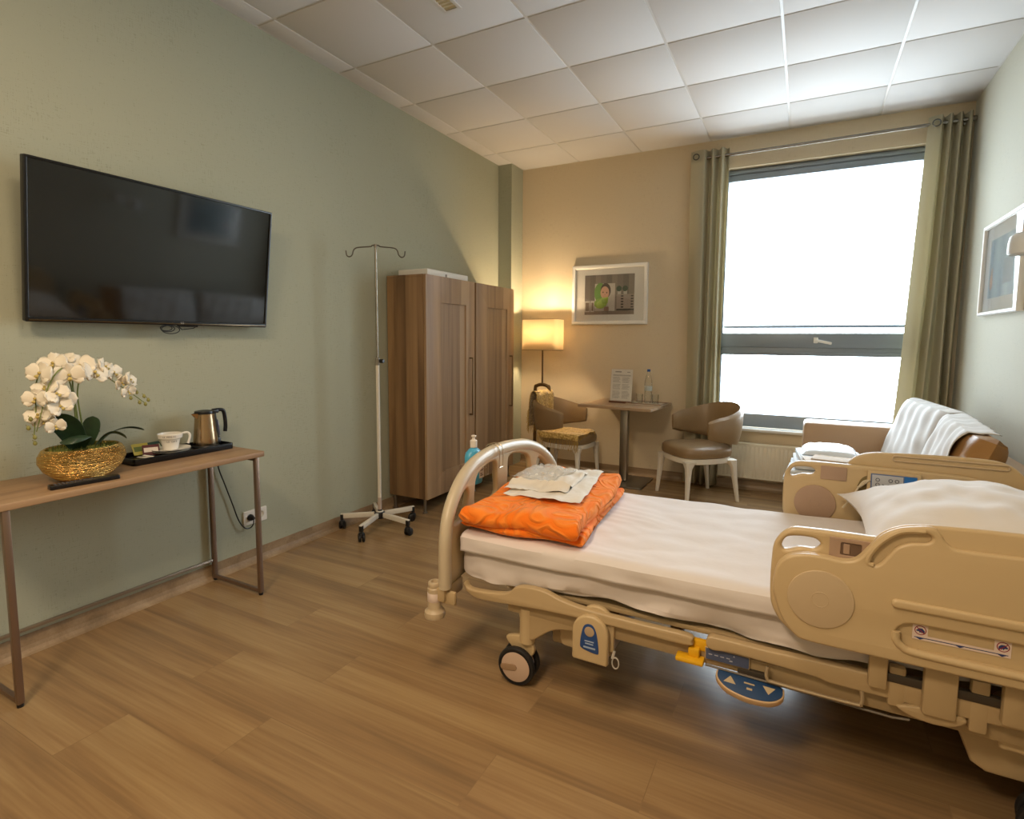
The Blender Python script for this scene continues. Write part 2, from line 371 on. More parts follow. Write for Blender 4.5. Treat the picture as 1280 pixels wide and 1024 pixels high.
def vent():
    t = thing('ceiling_vent', 'small white slotted vent set in a ceiling tile at the top of the photo', 'vent', (1.09, -2.80, H))
    b = MB(); b.plate([rrect(-.055, .055, -.11, .11, .004), rrect(-.035, .035, -.09, .09, .003)], .006, .0015); b.bm.transform(Matrix.Translation((0, 0, -.003))); part('frame', b, grid_m, t)
    b = MB(); b.bb(-.036, .036, -.091, .091, -.001, .0)
    for k in range(7): b.box((0, -.078+k*.026, -.002), (.07, .003, .008), 0, M=Matrix.Rotation(.5, 4, 'X'))
    part('slats', b, mat('vent_slats', '#cfc5a8', .6), t)
vent()
def ceiling_lamps():
    for i, (x, y) in enumerate(((1.95, -5.95), (1.95, -4.45))):
        t = thing('ceiling_light', 'square recessed ceiling light panel %s' % ('nearest the entrance' if i == 0 else 'above the foot end of the room'), 'ceiling light', (x, y, H))
        b = MB(); b.plate([rrect(-.30, .30, -.30, .30, .01), rrect(-.27, .27, -.27, .27, .008)], .012, .003); b.bm.transform(Matrix.Translation((0, 0, -.008))); part('frame', b, grid_m, t)
        b = MB(); b.bb(-.275, .275, -.275, .275, -.012, -.004); part('diffuser', b, mat('lamp_diffuser', '#fff0d8', .5, emis='#ffe2b8', estr=1.5), t)
ceiling_lamps()
# ------------------------------------------------------------------ television
def tv():
    cz, cy = 1.720, -3.70; tilt = math.radians(7.5)
    t = thing('television', 'large black flat-screen television hung on the green wall above the console table', 'television', (.104, cy, cz))
    # local frame: X = out of wall, Y along wall, Z up, top leans out
    R = Matrix.Rotation(tilt, 4, 'Y')
    hw, hh = .563, .324
    F = R @ basis((0, 0, 0), (0, 1, 0), (0, 0, 1))     # local x-> +Y, y -> +Z, z -> +X
    b = MB(); b.plate([rrect(-hw, hw, -hh, hh, .006), rrect(-hw+.013, hw-.013, -hh+.02, hh-.011, .003)], .03, .003, F @ Matrix.Translation((0, 0, .0))); part('bezel', b, mat('tv_bezel', '#0a0a0c', .3), t)
    b = MB(); b.box((0, 0, 0), (2*hw-.02, 2*hh-.025, .012), 0, M=F @ Matrix.Translation((0, .004, .003))); part('screen', b, mat('tv_screen', '#0a0907', .07, spec=.8), t)
    b = MB(); b.box((0, 0, 0), (2*hw-.02, .007, .004), .001, M=F @ Matrix.Translation((0, -hh+.008, .016))); part('lower_trim', b, mat('tv_trim', '#5a4c39', .25, .9), t)
    b = MB(); b.text('LG', .014, F @ Matrix.Translation((.07, -hh+.0125, .0182))); b.bm.verts.ensure_lookup_table(); part('logo', b, mat('logo_grey', '#b9b4ad', .4), t)
    b = MB(); b.box((0, 0, 0), (2*hw-.16, 2*hh-.12, .03), .01, M=F @ Matrix.Translation((0, 0, -.026))); b.box((0, 0, 0), (.10, .03, .02), .003, M=F @ Matrix.Translation((.12, -hh+.005, -.02))); part('rear_housing', b, blackm, t)
    b = MB(); b.bb(-.103, -.09, -.20, .20, -.15, .15, .003); b.bb(-.095, -.03, -.17, -.14, -.12, .12); b.bb(-.095, -.03, .14, .17, -.12, .12); part('wall_bracket', b, blackm, t)
    b = MB()
    for k, (r, dy) in enumerate(((.026, 0), (.034, .012), (.022, -.012))):
        b.tube([(-.03+.004*k, dy+.0+r*1.3*math.cos(a), -hh-.002-r*.55+r*.6*math.sin(a)) for a in [2*PI*i/22 for i in range(22)]], .0022, 6, closed=True)
    b.tube([(-.03, .04, -hh+.01), (-.03, .07, -hh-.02), (-.03, .13, -hh-.012), (-.03, .16, -hh+.01)], .0025, 6)
    part('cable_loop', b, black, t)
tv()
# ------------------------------------------------------------------ console table and what stands on it
CT = .755
def console():
    t = thing('console_table', 'narrow oak console table on slim metal frame legs against the green wall', 'table', (.21, -3.98, 0))
    x0, x1, y0, y1 = .006, .418, -4.56, -3.435
    b = MB(); b.plate([rrect(x0, x1, y0, y1, .018)], .026, .003, Matrix.Translation((0, 0, CT-.013))); part('tabletop', b, topw, t, True)
    m = mat('table_leg_metal', '#8a7565', .38, .75)
    for y in (-4.487, -3.483):
        for x in (.026, .403):
            b = MB(); b.bb(x-.011, x+.011, y-.011, y+.011, .012, CT-.026, .002); lg = part('leg', b, m, t, True)
            b = MB(); b.cyl((x, y, .006), .011, .012, 12); part('foot_pad', b, black, lg, True)
        b = MB(); b.bb(.037, .392, y-.009, y+.009, .013, .031, .002); part('floor_bar', b, m, t, True)
        b = MB(); b.bb(.037, .392, y-.009, y+.009, CT-.044, CT-.026, .002); part('top_bar', b, m, t, True)
    b = MB(); b.bb(.019, .033, -4.476, -3.494, .108, .122, .002); part('rear_rail', b, mat('rail_steel', '#a09384', .35, .8), t, True)
console()
def orchid():
    cx, cy = .235, -4.165
    t = thing('potted_orchid', 'white artificial orchid in a wide brushed gold bowl on the console table', 'potted plant', (cx, cy, CT))
    gm = mat('hammered_gold', '#e6bf70', .26, 1., bump=0)
    nt = gm.node_tree; N = nt.nodes; L = nt.links; bs = N['Principled BSDF']
    tc = N.new('ShaderNodeTexCoord'); mp = N.new('ShaderNodeMapping'); mp.inputs['Scale'].default_value = (25, 25, 190); L.new(tc.outputs['Object'], mp.inputs[0])
    n = N.new('ShaderNodeTexNoise'); n.inputs['Scale'].default_value = 1; n.inputs['Detail'].default_value = 3; L.new(mp.outputs[0], n.inputs[0])
    bp = N.new('ShaderNodeBump'); bp.inputs['Strength'].default_value = 1; bp.inputs['Distance'].default_value = .03; L.new(n.outputs[0], bp.inputs['Height']); L.new(bp.outputs[0], bs.inputs['Normal'])
    b = MB(); b.lathe([(0, .0), (.075, .0), (.10, .012), (.135, .045), (.152, .08), (.150, .105), (.138, .128), (.128, .134), (.124, .130), (.132, .10), (.12, .06), (0, .06)], (0, 0, 0), 56, None, .82, 1.0); part('bowl', b, gm, t)
    b = MB()
    b.grid(lambda u, v: Vector((.104*v*math.cos(2*PI*u), .126*v*math.sin(2*PI*u), .118+.012*(1-v*v)+nz((u*9, v*9, 0), 1, .008))), 32, 8)
    for k in range(420):
        a = random.random()*2*PI; r = math.sqrt(random.random())*.98; p = Vector((.10*r*math.cos(a), .122*r*math.sin(a), .124))
        q = p+Vector((random.uniform(-.008, .008), random.uniform(-.008, .008), random.uniform(.010, .022)))
        d = Vector((random.uniform(-1, 1), random.uniform(-1, 1), 0)).normalized()*.0022
        b.add([p-d, p+d, q], [(0, 1, 2)])
    part('moss', b, mat('moss', '#5f6b2c', .9, col2='#7c7f3a', cscale=60), t)
    lm = mat('orchid_leaf', '#1f3322', .38, col2='#2c4429', cscale=20)
    def leaf(base, d, ln, wd, rise, droop, twist=0.):
        d = Vector(d).normalized(); s = d.cross(Vector((0, 0, 1))).normalized(); s = (Matrix.Rotation(twist, 3, d) @ s)
        def f(u, v):
            w_ = wd*math.sin(PI*min(1, .12+.88*u)**.8)**.8 if u < 1 else 0
            c = Vector(base)+d*ln*u+Vector((0, 0, rise*u-droop*u*u)); q = (v-.5)*2
            return c+s*w_*q+Vector((0, 0, .25*w_*q*q))
        b = MB(); b.grid(f, 16, 7); part('leaf', b, lm, t, mods=(('sol', .0016, 0), ('sub', 1)))
    def leaf2(base, mid, tip, side, wd, cup=.2):
        B_, M_, T_ = Vector(base), Vector(mid), Vector(tip); sd = Vector(side).normalized()
        def f(u, v):
            c = B_*(1-u)**2+M_*2*u*(1-u)+T_*u*u; q = (v-.5)*2; tg = (M_-B_)*(1-u)+(T_-M_)*u; n = tg.cross(sd).normalized()
            w_ = wd*(math.sqrt(max(0, 1-(2*min(1, u*.93+.07)-1)**2))**.9)*(.75+.35*u)
            return c+sd*w_*q-n*cup*w_*q*q
        b = MB(); b.grid(f, 18, 9); part('leaf', b, lm, t, mods=(('sol', .0018, 0), ('sub', 1)))
    leaf2((.02, -.02, .12), (.03, -.05, .24), (.05, -.115, .285), (.4, .9, .25), .050)
    leaf2((.03, -.03, .13), (.08, -.05, .235), (.115, -.085, .165), (.35, .95, .1), .055, .35)
    leaf2((.0, .01, .12), (.01, .03, .20), (.02, .035, .255), (.4, .9, -.1), .034)
    leaf2((.03, .03, .12), (.06, .07, .22), (.08, .13, .15), (.8, -.3, .2), .036)
    leaf2((.0, .05, .12), (.0, .13, .22), (.01, .24, .165), (.9, .0, .25), .020)
    leaf2((-.02, .0, .12), (-.05, .04, .2), (-.07, .09, .17), (.7, .5, 0), .03)
    sm = mat('orchid_stem', '#66752f', .5, col2='#7f8a45', cscale=30); bm_ = mat('orchid_bud', '#8d8a4a', .5)
    def stem(pts): 
        p = smoothc(pts, 7, False); b = MB(); b.tube(p, [.0036-.002*i/len(p) for i in range(len(p))], 8); part('stem', b, sm, t); return p
    s1 = stem([(.0, -.012, .12), (.01, -.022, .25), (.015, -.03, .37), (.0, -.05, .455), (-.01, -.10, .47), (.0, -.14, .40), (.02, -.155, .30), (.03, -.17, .20)])
    s2 = stem([(.012, .004, .12), (.012, -.004, .25), (.008, -.008, .36), (-.01, .025, .425), (.0, .085, .425), (.0, .15, .375), (.01, .20, .33), (.01, .245, .29)])
    s3 = stem([(-.01, -.004, .12), (.0, -.012, .26), (.0, -.02, .38), (.03, -.03, .46), (.06, -.09, .45), (.06, -.13, .38), (.05, -.15, .29), (.04, -.165, .22)])
    pm = mat('orchid_petal', '#ece4d2', .6, sss=.0); cm = mat('orchid_lip', '#c9b46a', .5)
    def flower_mesh():
        b = MB(); b.mi = 0
        for k, (a, ln, wd, z) in enumerate(((90, .040, .019, 0), (210, .040, .018, 0), (330, .040, .018, 0), (12, .043, .030, .004), (168, .043, .030, .004))):
            A = math.radians(a); d = Vector((math.cos(A), math.sin(A), 0)); s = Vector((-d.y, d.x, 0))
            b.grid(lambda u, v: d*(.004+ln*u)+s*(wd*math.sqrt(max(0, 1-(2*min(1, u*.97+.03)-1)**2))**.8*(.55+.45*u)*1.15*(v-.5)*2)+Vector((0, 0, z+.012*u*u-.010*(2*v-1)**2*u)), 9, 7)
        b.mi = 1
        b.grid(lambda u, v: Vector(((v-.5)*.014*math.sin(PI*(u*.9+.05)), -.004-.016*u, .006+.010*math.sin(PI*u))), 6, 5)
        b.lathe([(0, .002), (.004, .004), (.0045, .009), (0, .013)], (0, .002, 0), 10)
        return b
    f0 = part('flower', flower_mesh(), (pm, cm), t, mods=(('sol', .0007, 0),))
    first = [True]
    def flower(p, nrm, roll=0., s=1.):
        o = f0 if first[0] else f0.copy()
        if not first[0]: C.objects.link(o); o.parent = t
        first[0] = False
        q = Vector(nrm).to_track_quat('Z', 'Y').to_matrix().to_4x4()
        o.matrix_local = Matrix.Translation(p) @ q @ Matrix.Rotation(roll, 4, 'Z') @ Matrix.Scale(s, 4)
    # dense left and top cluster, looser right spray
    for p, nn, r, s in (((.03, -.005, .462), (.9, -.3, .35), .3, 1.2), ((.05, .035, .435), (.8, .3, .3), -.2, 1.2), ((.0, -.05, .490), (.4, -.2, .8), .5, 1.), ((.06, -.055, .43), (.9, -.4, 0), .1, 1.15),
                        ((.02, -.11, .475), (.6, -.6, .4), .2, 1.15), ((.03, -.17, .44), (.5, -.8, .2), -.2, 1.15), ((.04, -.16, .385), (.5, -.5, .6), .3, 1.),
                        ((.07, -.13, .36), (.8, -.2, .5), .5, 1.), ((.04, -.20, .345), (.6, -.7, .1), 0, 1.), ((.07, -.12, .31), (.9, -.1, .3), .4, 1.), ((.03, -.19, .28), (.7, -.6, .6), .2, 1.),
                        ((.05, -.075, .34), (.9, .1, .1), -.3, .95), ((.03, -.17, .26), (.8, -.4, -.2), .2, .9), ((.06, -.14, .235), (.9, -.2, -.1), .2, .8),
                        ((.01, .055, .44), (.7, .2, .6), .2, 1.), ((.02, .09, .455), (.6, .5, .4), -.3, .95), ((.01, .125, .43), (.8, .4, .2), .1, .95), ((.02, .15, .385), (.8, .3, -.2), .5, .75), ((.03, .18, .395), (.7, .6, .3), -.2, .85), ((.02, .175, .345), (.9, .1, -.2), .3, .7)):
        if p[1] < -.08: p = (p[0], p[1]*.80, p[2]); s *= .93
        flower(p, nn, r, s)
    for p in ((.012, .19, .315), (.012, .215, .338), (.012, .225, .292), (.012, .245, .318), (.01, .25, .282), (.012, .262, .300), (.04, -.18, .27), (.03, -.185, .235), (.05, -.175, .20), (.035, -.17, .175)):
        b = MB(); b.lathe([(0, -.009), (.006, -.005), (.0075, .001), (.004, .008), (0, .011)], p, 12); b.tube([p, (p[0]-.004, p[1]-.006, p[2]+.014)], .0012, 6); part('bud', b, bm_, t)
orchid()
def remote():
    a = math.radians(82); 
    t = thing('remote_control', 'slim black remote control in front of the gold flower bowl', 'remote control', (.352, -4.205, CT), a)
    b = MB(); b.plate([rrect(-.125, .105, -.021, .021, .008)], .016, .003, Matrix.Translation((0, 0, .0085))); part('body', b, black, t)
    b = MB()
    for i in range(10):
        for j in range(3): b.box((-.105+i*.013, -.011+j*.011, .0172), (.007, .006, .002), .0008)
    part('buttons', b, mat('button_grey', '#4b4b4f', .6), t, kind='stuff')
remote()
TZ = CT+.014
def tray_things():
    t = thing('serving_tray', 'long black serving tray on the right half of the console table', 'tray', (.13, -3.69, CT))
    x0, x1, y0, y1 = .012, .212, -3.96, -3.465
    b = MB(); b.plate([rrect(x0, x1, y0, y1, .02)], .010, .003, Matrix.Translation((0, 0, CT+.0052))); part('tray_base', b, black, t, True)
    b = MB(); b.plate([rrect(x0, x1, y0, y1, .02), rrect(x0+.007, x1-.007, y0+.007, y1-.007, .014)], .03, .002, Matrix.Translation((0, 0, CT+.0155))); part('tray_rim', b, mat('tray_lacquer', '#0c0c0e', .22), t, True)
    def saucer(z, lab, dx):
        b = MB(); b.lathe([(0, .004), (.028, .0), (.032, .0), (.05, .007), (.084, .014), (.086, .017), (.05, .011), (.03, .006), (0, .006)], (.106+dx, -3.735, z), 40)
        single('saucer', b, mat('porcelain', '#e9e4da', .18), lab, 'saucer')
    saucer(TZ, 'white saucer at the bottom of the pair under the coffee cup', 0); saucer(TZ+.0085, 'white saucer directly under the coffee cup', .003)
    c = (.108, -3.735, TZ+.0155)
    t = thing('coffee_cup', 'white coffee cup with small dark writing on the upper saucer', 'cup', c)
    b = MB(); b.lathe([(0, .003), (.022, .0), (.026, .002), (.029, .02), (.034, .045), (.042, .05), (.044, .066), (.042, .068), (.0395, .052), (.031, .044), (.025, .008), (0, .006)], (0, 0, 0), 40); part('body', b, MATS['porcelain'], t)
    b = MB(); b.tube(smoothc([(0, .040, .063), (0, .062, .064), (0, .070, .05), (0, .066, .03), (0, .062, .018)], 6, False), .0048, 10); b.bm.transform(Matrix.Rotation(-.25, 4, 'Z')); part('handle', b, MATS['porcelain'], t)
    for (st, z, r, a0) in (('LE MOULIN', .0585, .0435, -62), ('LE CAFÉ', .037, .0335, -48)):
        b = MB()
        for k, ch in enumerate(st):
            a = math.radians(a0+k*(6.5 if z > .05 else 9)); d = Vector((math.cos(a), math.sin(a), 0))
            b.text(ch, .0085, basis(Vector((0, 0, z))+d*(r+.0008), (-d.y, d.x, 0), (0, 0, 1)), .0001)
        part('cup_lettering', b, ink, t)
    t.scale = (1.25, 1.25, 1.2)
    # kettle
    k = thing('electric_kettle', 'small steel electric kettle with black handle on the tray', 'kettle', (.108, -3.555, TZ))
    b = MB(); b.lathe([(0, .008), (.058, .008), (.0585, .012), (.056, .05), (.051, .10), (.046, .16), (.0455, .176), (.043, .178)], (0, 0, 0), 48)
    b.add([Vector((.012*-1, -.043, .150)), Vector((.012, -.043, .150)), Vector((0, -.072, .178)), Vector((-.018, -.040, .178)), Vector((.018, -.040, .178))], [(0, 1, 2), (0, 2, 3), (1, 4, 2)]); part('body', b, mat('kettle_steel', '#b79d7c', .25, 1.), k)
    b = MB(); b.lathe([(0, 0), (.062, 0), (.063, .006), (.059, .012), (0, .012)], (0, 0, 0), 40); part('base', b, black, k)
    b = MB(); b.lathe([(.046, .174), (.0475, .180), (.045, .188), (.025, .192), (0, .193)], (0, 0, 0), 40); b.box((0, .05, .180), (.03, .045, .018), .005); part('lid', b, black, k)
    b = MB(); p = smoothc([(0, .045, .183), (0, .075, .186), (0, .103, .180), (0, .112, .15), (0, .115, .10), (0, .111, .065)], 6, False); b.tube(p, [.012]*3+[.011]*(len(p)-3), 10, flat=.9); part('handle', b, mat('kettle_handle', '#101118', .25), k)
    b = MB(); b.tube([(0, .050, .178), (0, .056, .12), (0, .062, .06), (0, .066, .012)], [.011, .011, .012, .013], 10); b.box((0, .062, .02), (.034, .03, .038), .006); part('spine', b, black, k)
    b = MB(); b.box((0, .073, .092), (.012, .006, .085), .002, M=Matrix.Rotation(.10, 4, 'X')); part('water_gauge', b, mat('gauge', '#6d6f86', .15), k)
    # sachets and sticks
    def sachet(x, y, z, rz, tilt, c1, c2, lab, w_=.07, h=.06):
        b = MB(); b.plate([rrect(-w_/2, w_/2, 0, h, .003)], .004, .0015); b.mi = 1; b.bb(-w_/2+.006, w_/2-.006, h*.30, h*.72, .0018, .0026)
        b.bm.transform(Matrix.Translation((x, y, z)) @ Matrix.Rotation(rz, 4, 'Z') @ Matrix.Rotation(tilt, 4, 'X'))
        single('tea_sachet', b, (mat('s'+c1[1:], c1, .4), mat('s'+c2[1:], c2, .4)), lab, 'tea sachet')
    sachet(.055, -3.84, TZ+.003, 1.45, 1.0, '#a8a047', '#5b6b34', 'yellow-green tea sachet leaning at the back left of the tray')
    sachet(.105, -3.825, TZ+.003, 1.15, .85, '#54252a', '#d9cfc4', 'dark red tea sachet propped beside the cup')
    sachet(.05, -3.765, TZ+.003, 1.7, .9, '#24443c', '#b8c0a8', 'dark green tea sachet behind the cup')
    for i, (y, a) in enumerate(((-3.872, .25), (-3.86, .05))):
        b = MB(); b.box((.13+.012*i, y, TZ+.0035+.0055*i), (.075, .014, .005), .0015, rz=a)
        single('sugar_stick', b, paper, ('white paper sugar stick lying at the left front of the tray', 'white paper sugar stick crossing over the other sugar stick')[i], 'sugar stick')
tray_things()
def socket():
    t = thing('wall_socket', 'white double wall socket low on the green wall behind the console leg', 'socket', (0, -3.205, .28))
    b = MB(); F = basis((.005, 0, 0), (0, 1, 0), (0, 0, 1)); b.plate([rrect(-.078, .078, -.042, .042, .005), circ(-.036, 0, .0205), circ(.036, 0, .0205)], .010, .002, F)
    part('cover_plate', b, white, t)
    for y in (-.036, .036):
        b = MB(); b.lathe([(0, 0), (.020, 0), (.0205, .006), (.0195, .006), (.0185, .001), (0, .001)], (0, 0, 0), 24, Matrix.Translation((.001, y, 0)) @ Matrix.Rotation(PI/2, 4, 'Y')); b.cyl((.003, y, .010), .0025, .006, 8, 'X'); part('outlet', b, white, t)
    t = thing('power_cord', 'black power cord hanging from the kettle tray to its plug in the wall socket', 'cord', (.04, -3.24, .28))
    b = MB(); b.lathe([(.0, .0), (.018, .0), (.0185, .012), (.014, .022), (.009, .034), (0, .036)], (0, 0, 0), 20, Matrix.Translation((.008, -3.241, .28)) @ Matrix.Rotation(PI/2, 4, 'Y')); part('plug', b, black, t, True)
    b = MB(); b.tube(smoothc([(.004, -3.47, .772), (.003, -3.44, .74), (.016, -3.43, .62), (.02, -3.40, .52), (.02, -3.36, .40), (.022, -3.325, .29), (.024, -3.29, .235), (.026, -3.255, .225), (.034, -3.24, .245), (.040, -3.241, .275)], 7, False), .0036, 8); part('cable', b, black, t, True)
socket()
# ------------------------------------------------------------------ drip stand
def iv():
    x0, y0 = .262, -2.405
    t = thing('drip_stand', 'white and chrome drip stand on five castors beside the wardrobe', 'drip stand', (x0, y0, 0))
    wp = mat('stand_white', '#d9d3c6', .35)
    b = MB(); b.cyl((0, 0, .62), .0125, 1.08, 20); part('lower_pole', b, wp, t)
    b = MB(); b.cyl((0, 0, .175), .0135, .10, 20); part('pole_sticker', b, mat('sticker_taupe', '#b9a79c', .5), t)
    b = MB(); b.cyl((0, 0, 1.55), .0085, .82, 16); part('upper_pole', b, mat('pole_steel', '#9b958a', .25, .9), t)
    b = MB(); b.cyl((0, 0, 1.18), .017, .05, 20, bev=.002); part('collar', b, mat('collar_grey', '#8c877c', .4, .5), t)
    b = MB(); b.cyl((.03, .012, 1.183), .014, .03, 14, 'X', bev=.003); b.cyl((.015, .012, 1.183), .006, .03, 10, 'X'); part('knob', b, black, t)
    D = Vector((.86, .50, 0)).normalized()
    for s in (-1, 1):
        p = [D*s*a+Vector((0, 0, z)) for a, z in ((0, 1.962), (.02, 1.962), (.028, 1.955), (.05, 1.952), (.12, 1.946), (.145, 1.93), (.155, 1.90), (.172, 1.885), (.192, 1.893), (.198, 1.925))]
        b = MB(); b.tube(smoothc(p, 4, False), .0042, 8); part('hook', b, mat('hook_steel', '#6e685c', .35, .8), t)
    b = MB(); b.cyl((0, 0, 1.958), .011, .02, 14); part('top_cap', b, nickel, t)
    b = MB(); b.lathe([(.0, .075), (.028, .075), (.036, .082), (.038, .112), (.03, .124), (.016, .126), (.014, .14), (0, .14)], (0, 0, 0), 24); part('hub', b, black, t)
    b = MB(); b.lathe([(.013, .120), (.026, .122), (.026, .127), (.014, .131)], (0, 0, 0), 24); part('hub_cover', b, wp, t)
    for k in range(5):
        a = math.radians(-76+72*k); d = Vector((math.cos(a), math.sin(a), 0)); M = Matrix.Rotation(a, 4, 'Z')
        b = MB(); b.box((0, 0, 0), (.235, .022, .034), .003, M=Matrix.Translation(d*.155+Vector((0, 0, .100))) @ M @ Matrix.Rotation(.04, 4, 'Y')); lg = part('leg', b, wp, t)
        b = MB(); e = d*.262
        b.box((0, 0, 0), (.022, .026, .042), .004, M=Matrix.Translation(e+Vector((0, 0, .088))) @ M)
        for s in (-1, 1): b.cyl((e.x+s*.0, e.y, .026), .0, .0) if False else b.lathe([(0, -.009), (.020, -.009), (.026, -.005), (.026, .005), (.020, .009), (0, .009)], (0, 0, 0), 20, Matrix.Translation(e+Vector((0, 0, .026))) @ Matrix.Rotation(a+.6+k, 4, 'Z') @ Matrix.Translation((.008, s*.013, 0)) @ Matrix.Rotation(PI/2, 4, 'X'))
        b.lathe([(0, .062), (.018, .06), (.024, .045), (.024, .030), (0, .030)], (0, 0, 0), 16, Matrix.Translation(e)); part('castor', b, black, lg)
iv()
# ------------------------------------------------------------------ wardrobes
def wardrobe(y0, y1, lab, dz=0.):
    t = thing('wardrobe', lab, 'wardrobe', (.19, (y0+y1)/2, 0), 0, 'twin oak wardrobes along the green wall')
    zt = 1.812; zb = .115; xf = .352; x0 = .012
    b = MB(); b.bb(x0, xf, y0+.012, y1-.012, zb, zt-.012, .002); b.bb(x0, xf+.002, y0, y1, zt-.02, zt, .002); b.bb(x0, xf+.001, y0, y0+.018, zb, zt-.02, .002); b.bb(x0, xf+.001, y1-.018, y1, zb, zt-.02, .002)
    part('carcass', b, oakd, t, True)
    F = basis((xf+.014, 0, 0), (0, 1, 0), (0, 0, 1))
    pa, pb = y0+.20, y1-.135; ya = y0+.002; yb = y1-.002
    b = MB(); b.plate([rrect(ya, yb, zb, zt-.001, .002), rrect(pa, pb, .295, 1.612, .002)], .022, .0015, F); b.bb(xf+.003, xf+.012, pa-.01, pb+.01, .28, 1.62)
    d = part('door', b, oak, t, True)
    hy = y1-.082
    b = MB(); b.bb(xf+.05, xf+.058, hy-.006, hy+.006, .70, 1.185, .002); b.bb(xf+.024, xf+.058, hy-.006, hy+.006, .70, .712, .002); b.bb(xf+.024, xf+.058, hy-.006, hy+.006, 1.173, 1.185, .002)
    part('handle', b, mat('bronze_handle', '#7a634a', .35, .7), d, True)
    for x, y in ((x0+.03, y0+.03), (xf-.02, y0+.03), (x0+.03, y1-.03), (xf-.02, y1-.03)):
        b = MB(); b.cyl((x, y, .06), .012, .116, 14); b.cyl((x, y, .005), .019, .01, 16); part('leg', b, nickel, t, True)
wardrobe(-2.005, -1.322, 'brown oak wardrobe nearer the drip stand with a flat white box on top')
wardrobe(-1.302, -.612, 'brown oak wardrobe nearer the lamp and window wall')
def wbox():
    t = thing('white_box', 'flat white box lying on top of the nearer wardrobe', 'box', (.2, -1.62, 1.812))
    b = MB(); b.bb(.04, .315, -1.90, -1.335, 1.8125, 1.865, .003); part('box_body', b, mat('card_white', '#e0dcd3', .6), t, True)
    b = MB(); b.bb(.31, .3165, -1.665, -1.64, 1.813, 1.845, .001); part('front_notch', b, mat('notch_grey', '#8b8274', .6), t, True)
wbox()
# ------------------------------------------------------------------ pictures
def art(M, wd, hg, pal, t):
    """generic nursery photo: wood wall, child wrapped in a green hood, chest of drawers, lantern"""
    b = MB(); mats = []
    def poly(pts, col, lift):
        if col not in mats: mats.append(col)
        b.mi = mats.index(col); z = .0004*lift
        b.add([M @ Vector(((x-.5)*wd, (y-.5)*hg, z)) for x, y in pts], [tuple(range(len(pts)))])
    R = lambda x0, y0, x1, y1: [(x0, y0), (x1, y0), (x1, y1), (x0, y1)]
    E = lambda cx, cy, rx, ry, n=20: [(cx+rx*math.cos(2*PI*k/n), cy+ry*math.sin(2*PI*k/n)) for k in range(n)]
    if pal == 'baby':
        poly(R(0, 0, 1, 1), '#7d7064', 0); poly(R(0, 0, 1, .08), '#8a7868', 1)
        for k in range(9): poly(R(k/9+.003, .08, (k+1)/9-.004, 1), ('#80746a', '#75695e', '#8c8073')[k % 3], 1)
        poly(R(.21, .09, .62, .78), '#c9c2b8', 2)
        poly(E(.32, .55, .12, .25), '#6f9a45', 3); poly(E(.33, .28, .13, .13), '#86a83f', 4); poly(R(.21, .09, .48, .16), '#b4a89c', 3)
        poly(E(.43, .60, .105, .19), '#4e3a2a', 5); poly(E(.415, .55, .088, .16), '#cfa389', 6)
        poly(E(.38, .56, .012, .018), '#3a2a20', 7); poly(E(.455, .55, .012, .018), '#3a2a20', 7); poly(E(.42, .50, .012, .012), '#b5836a', 7)
        poly([(.25, .30), (.36, .42), (.49, .44), (.48, .30), (.40, .18), (.25, .16)], '#a3bd4c', 8); poly([(.34, .38), (.49, .41), (.46, .27), (.36, .28)], '#8faa3e', 9); poly(R(.40, .09, .50, .20), '#9a7a68', 8)
        poly(R(.655, .14, 1, .50), '#a8988c', 3); poly(R(.655, .10, 1, .14), '#3a322c', 3)
        for i in range(5):
            for x in (.74, .935): poly(R(x, .165+i*.068, x+.05, .20+i*.068), '#41362e', 4)
        for x in (.67, .79): poly(R(x, .50, x+.07, .59), '#c2bbb0', 4); poly(E(x+.03, .64, .055, .07), '#2f4326', 5)
        for x0, x1 in ((0, .11), (.125, .20)): poly(R(x0, .07, x1, .35), '#c4bcb2', 4); poly(R(x0+.02, .10, x1-.015, .31), '#7b6a5b', 5)
    else:
        poly(R(0, 0, 1, 1), '#8fa7b2', 0)
        for k, c in enumerate(('#7e99a6', '#9db3bb', '#6f8f9f', '#a8bac0', '#86a0ac')): poly(R(.03+k*.2, .0, .15+k*.2, 1), c, 1)
        poly(E(.11, .28, .06, .14), '#c79a7c', 3); poly(E(.12, .46, .035, .06), '#b99a86', 3); poly(R(.55, .2, .85, .6), '#70808a', 2)
    return part('print', b, [mat('ink'+c[1:], c, .5) for c in mats], t)
def picture(name, M, hw, hh, fw, pw, ph, off, pal, label, loc, shift=0.):
    t = thing(name, label, 'framed picture', loc); X = M
    b = MB(); b.plate([rrect(-hw, hw, -hh, hh, .003), rrect(-hw+fw, hw-fw, -hh+fw, hh-fw, .002)], .034, .006, X @ Matrix.Translation((0, 0, .017))); b.plate([rrect(-hw+fw-.004, hw-fw+.004, -hh+fw-.004, hh-fw+.004, .002), rrect(-hw+fw+.004, hw-fw-.004, -hh+fw+.004, hh-fw-.004, .002)], .022, .002, X @ Matrix.Translation((0, 0, .013)))
    part('frame', b, mat('frame_white', '#eeebe4', .3), t)
    b = MB(); b.box((0, 0, 0), (2*(hw-fw)+.004, 2*(hh-fw)+.004, .004), 0, M=X @ Matrix.Translation((0, 0, .012))); part('mount', b, mat('mount_white', '#e8e4dc', .8), t)
    art(X @ Matrix.Translation((shift, off, .0146)), pw, ph, pal, t)
    b = MB(); b.box((0, 0, 0), (2*(hw-fw)+.002, 2*(hh-fw)+.002, .002), 0, M=X @ Matrix.Translation((0, 0, .0245))); part('glass', b, glass_mat('picture_glass_'+pal, refl=.05), t)
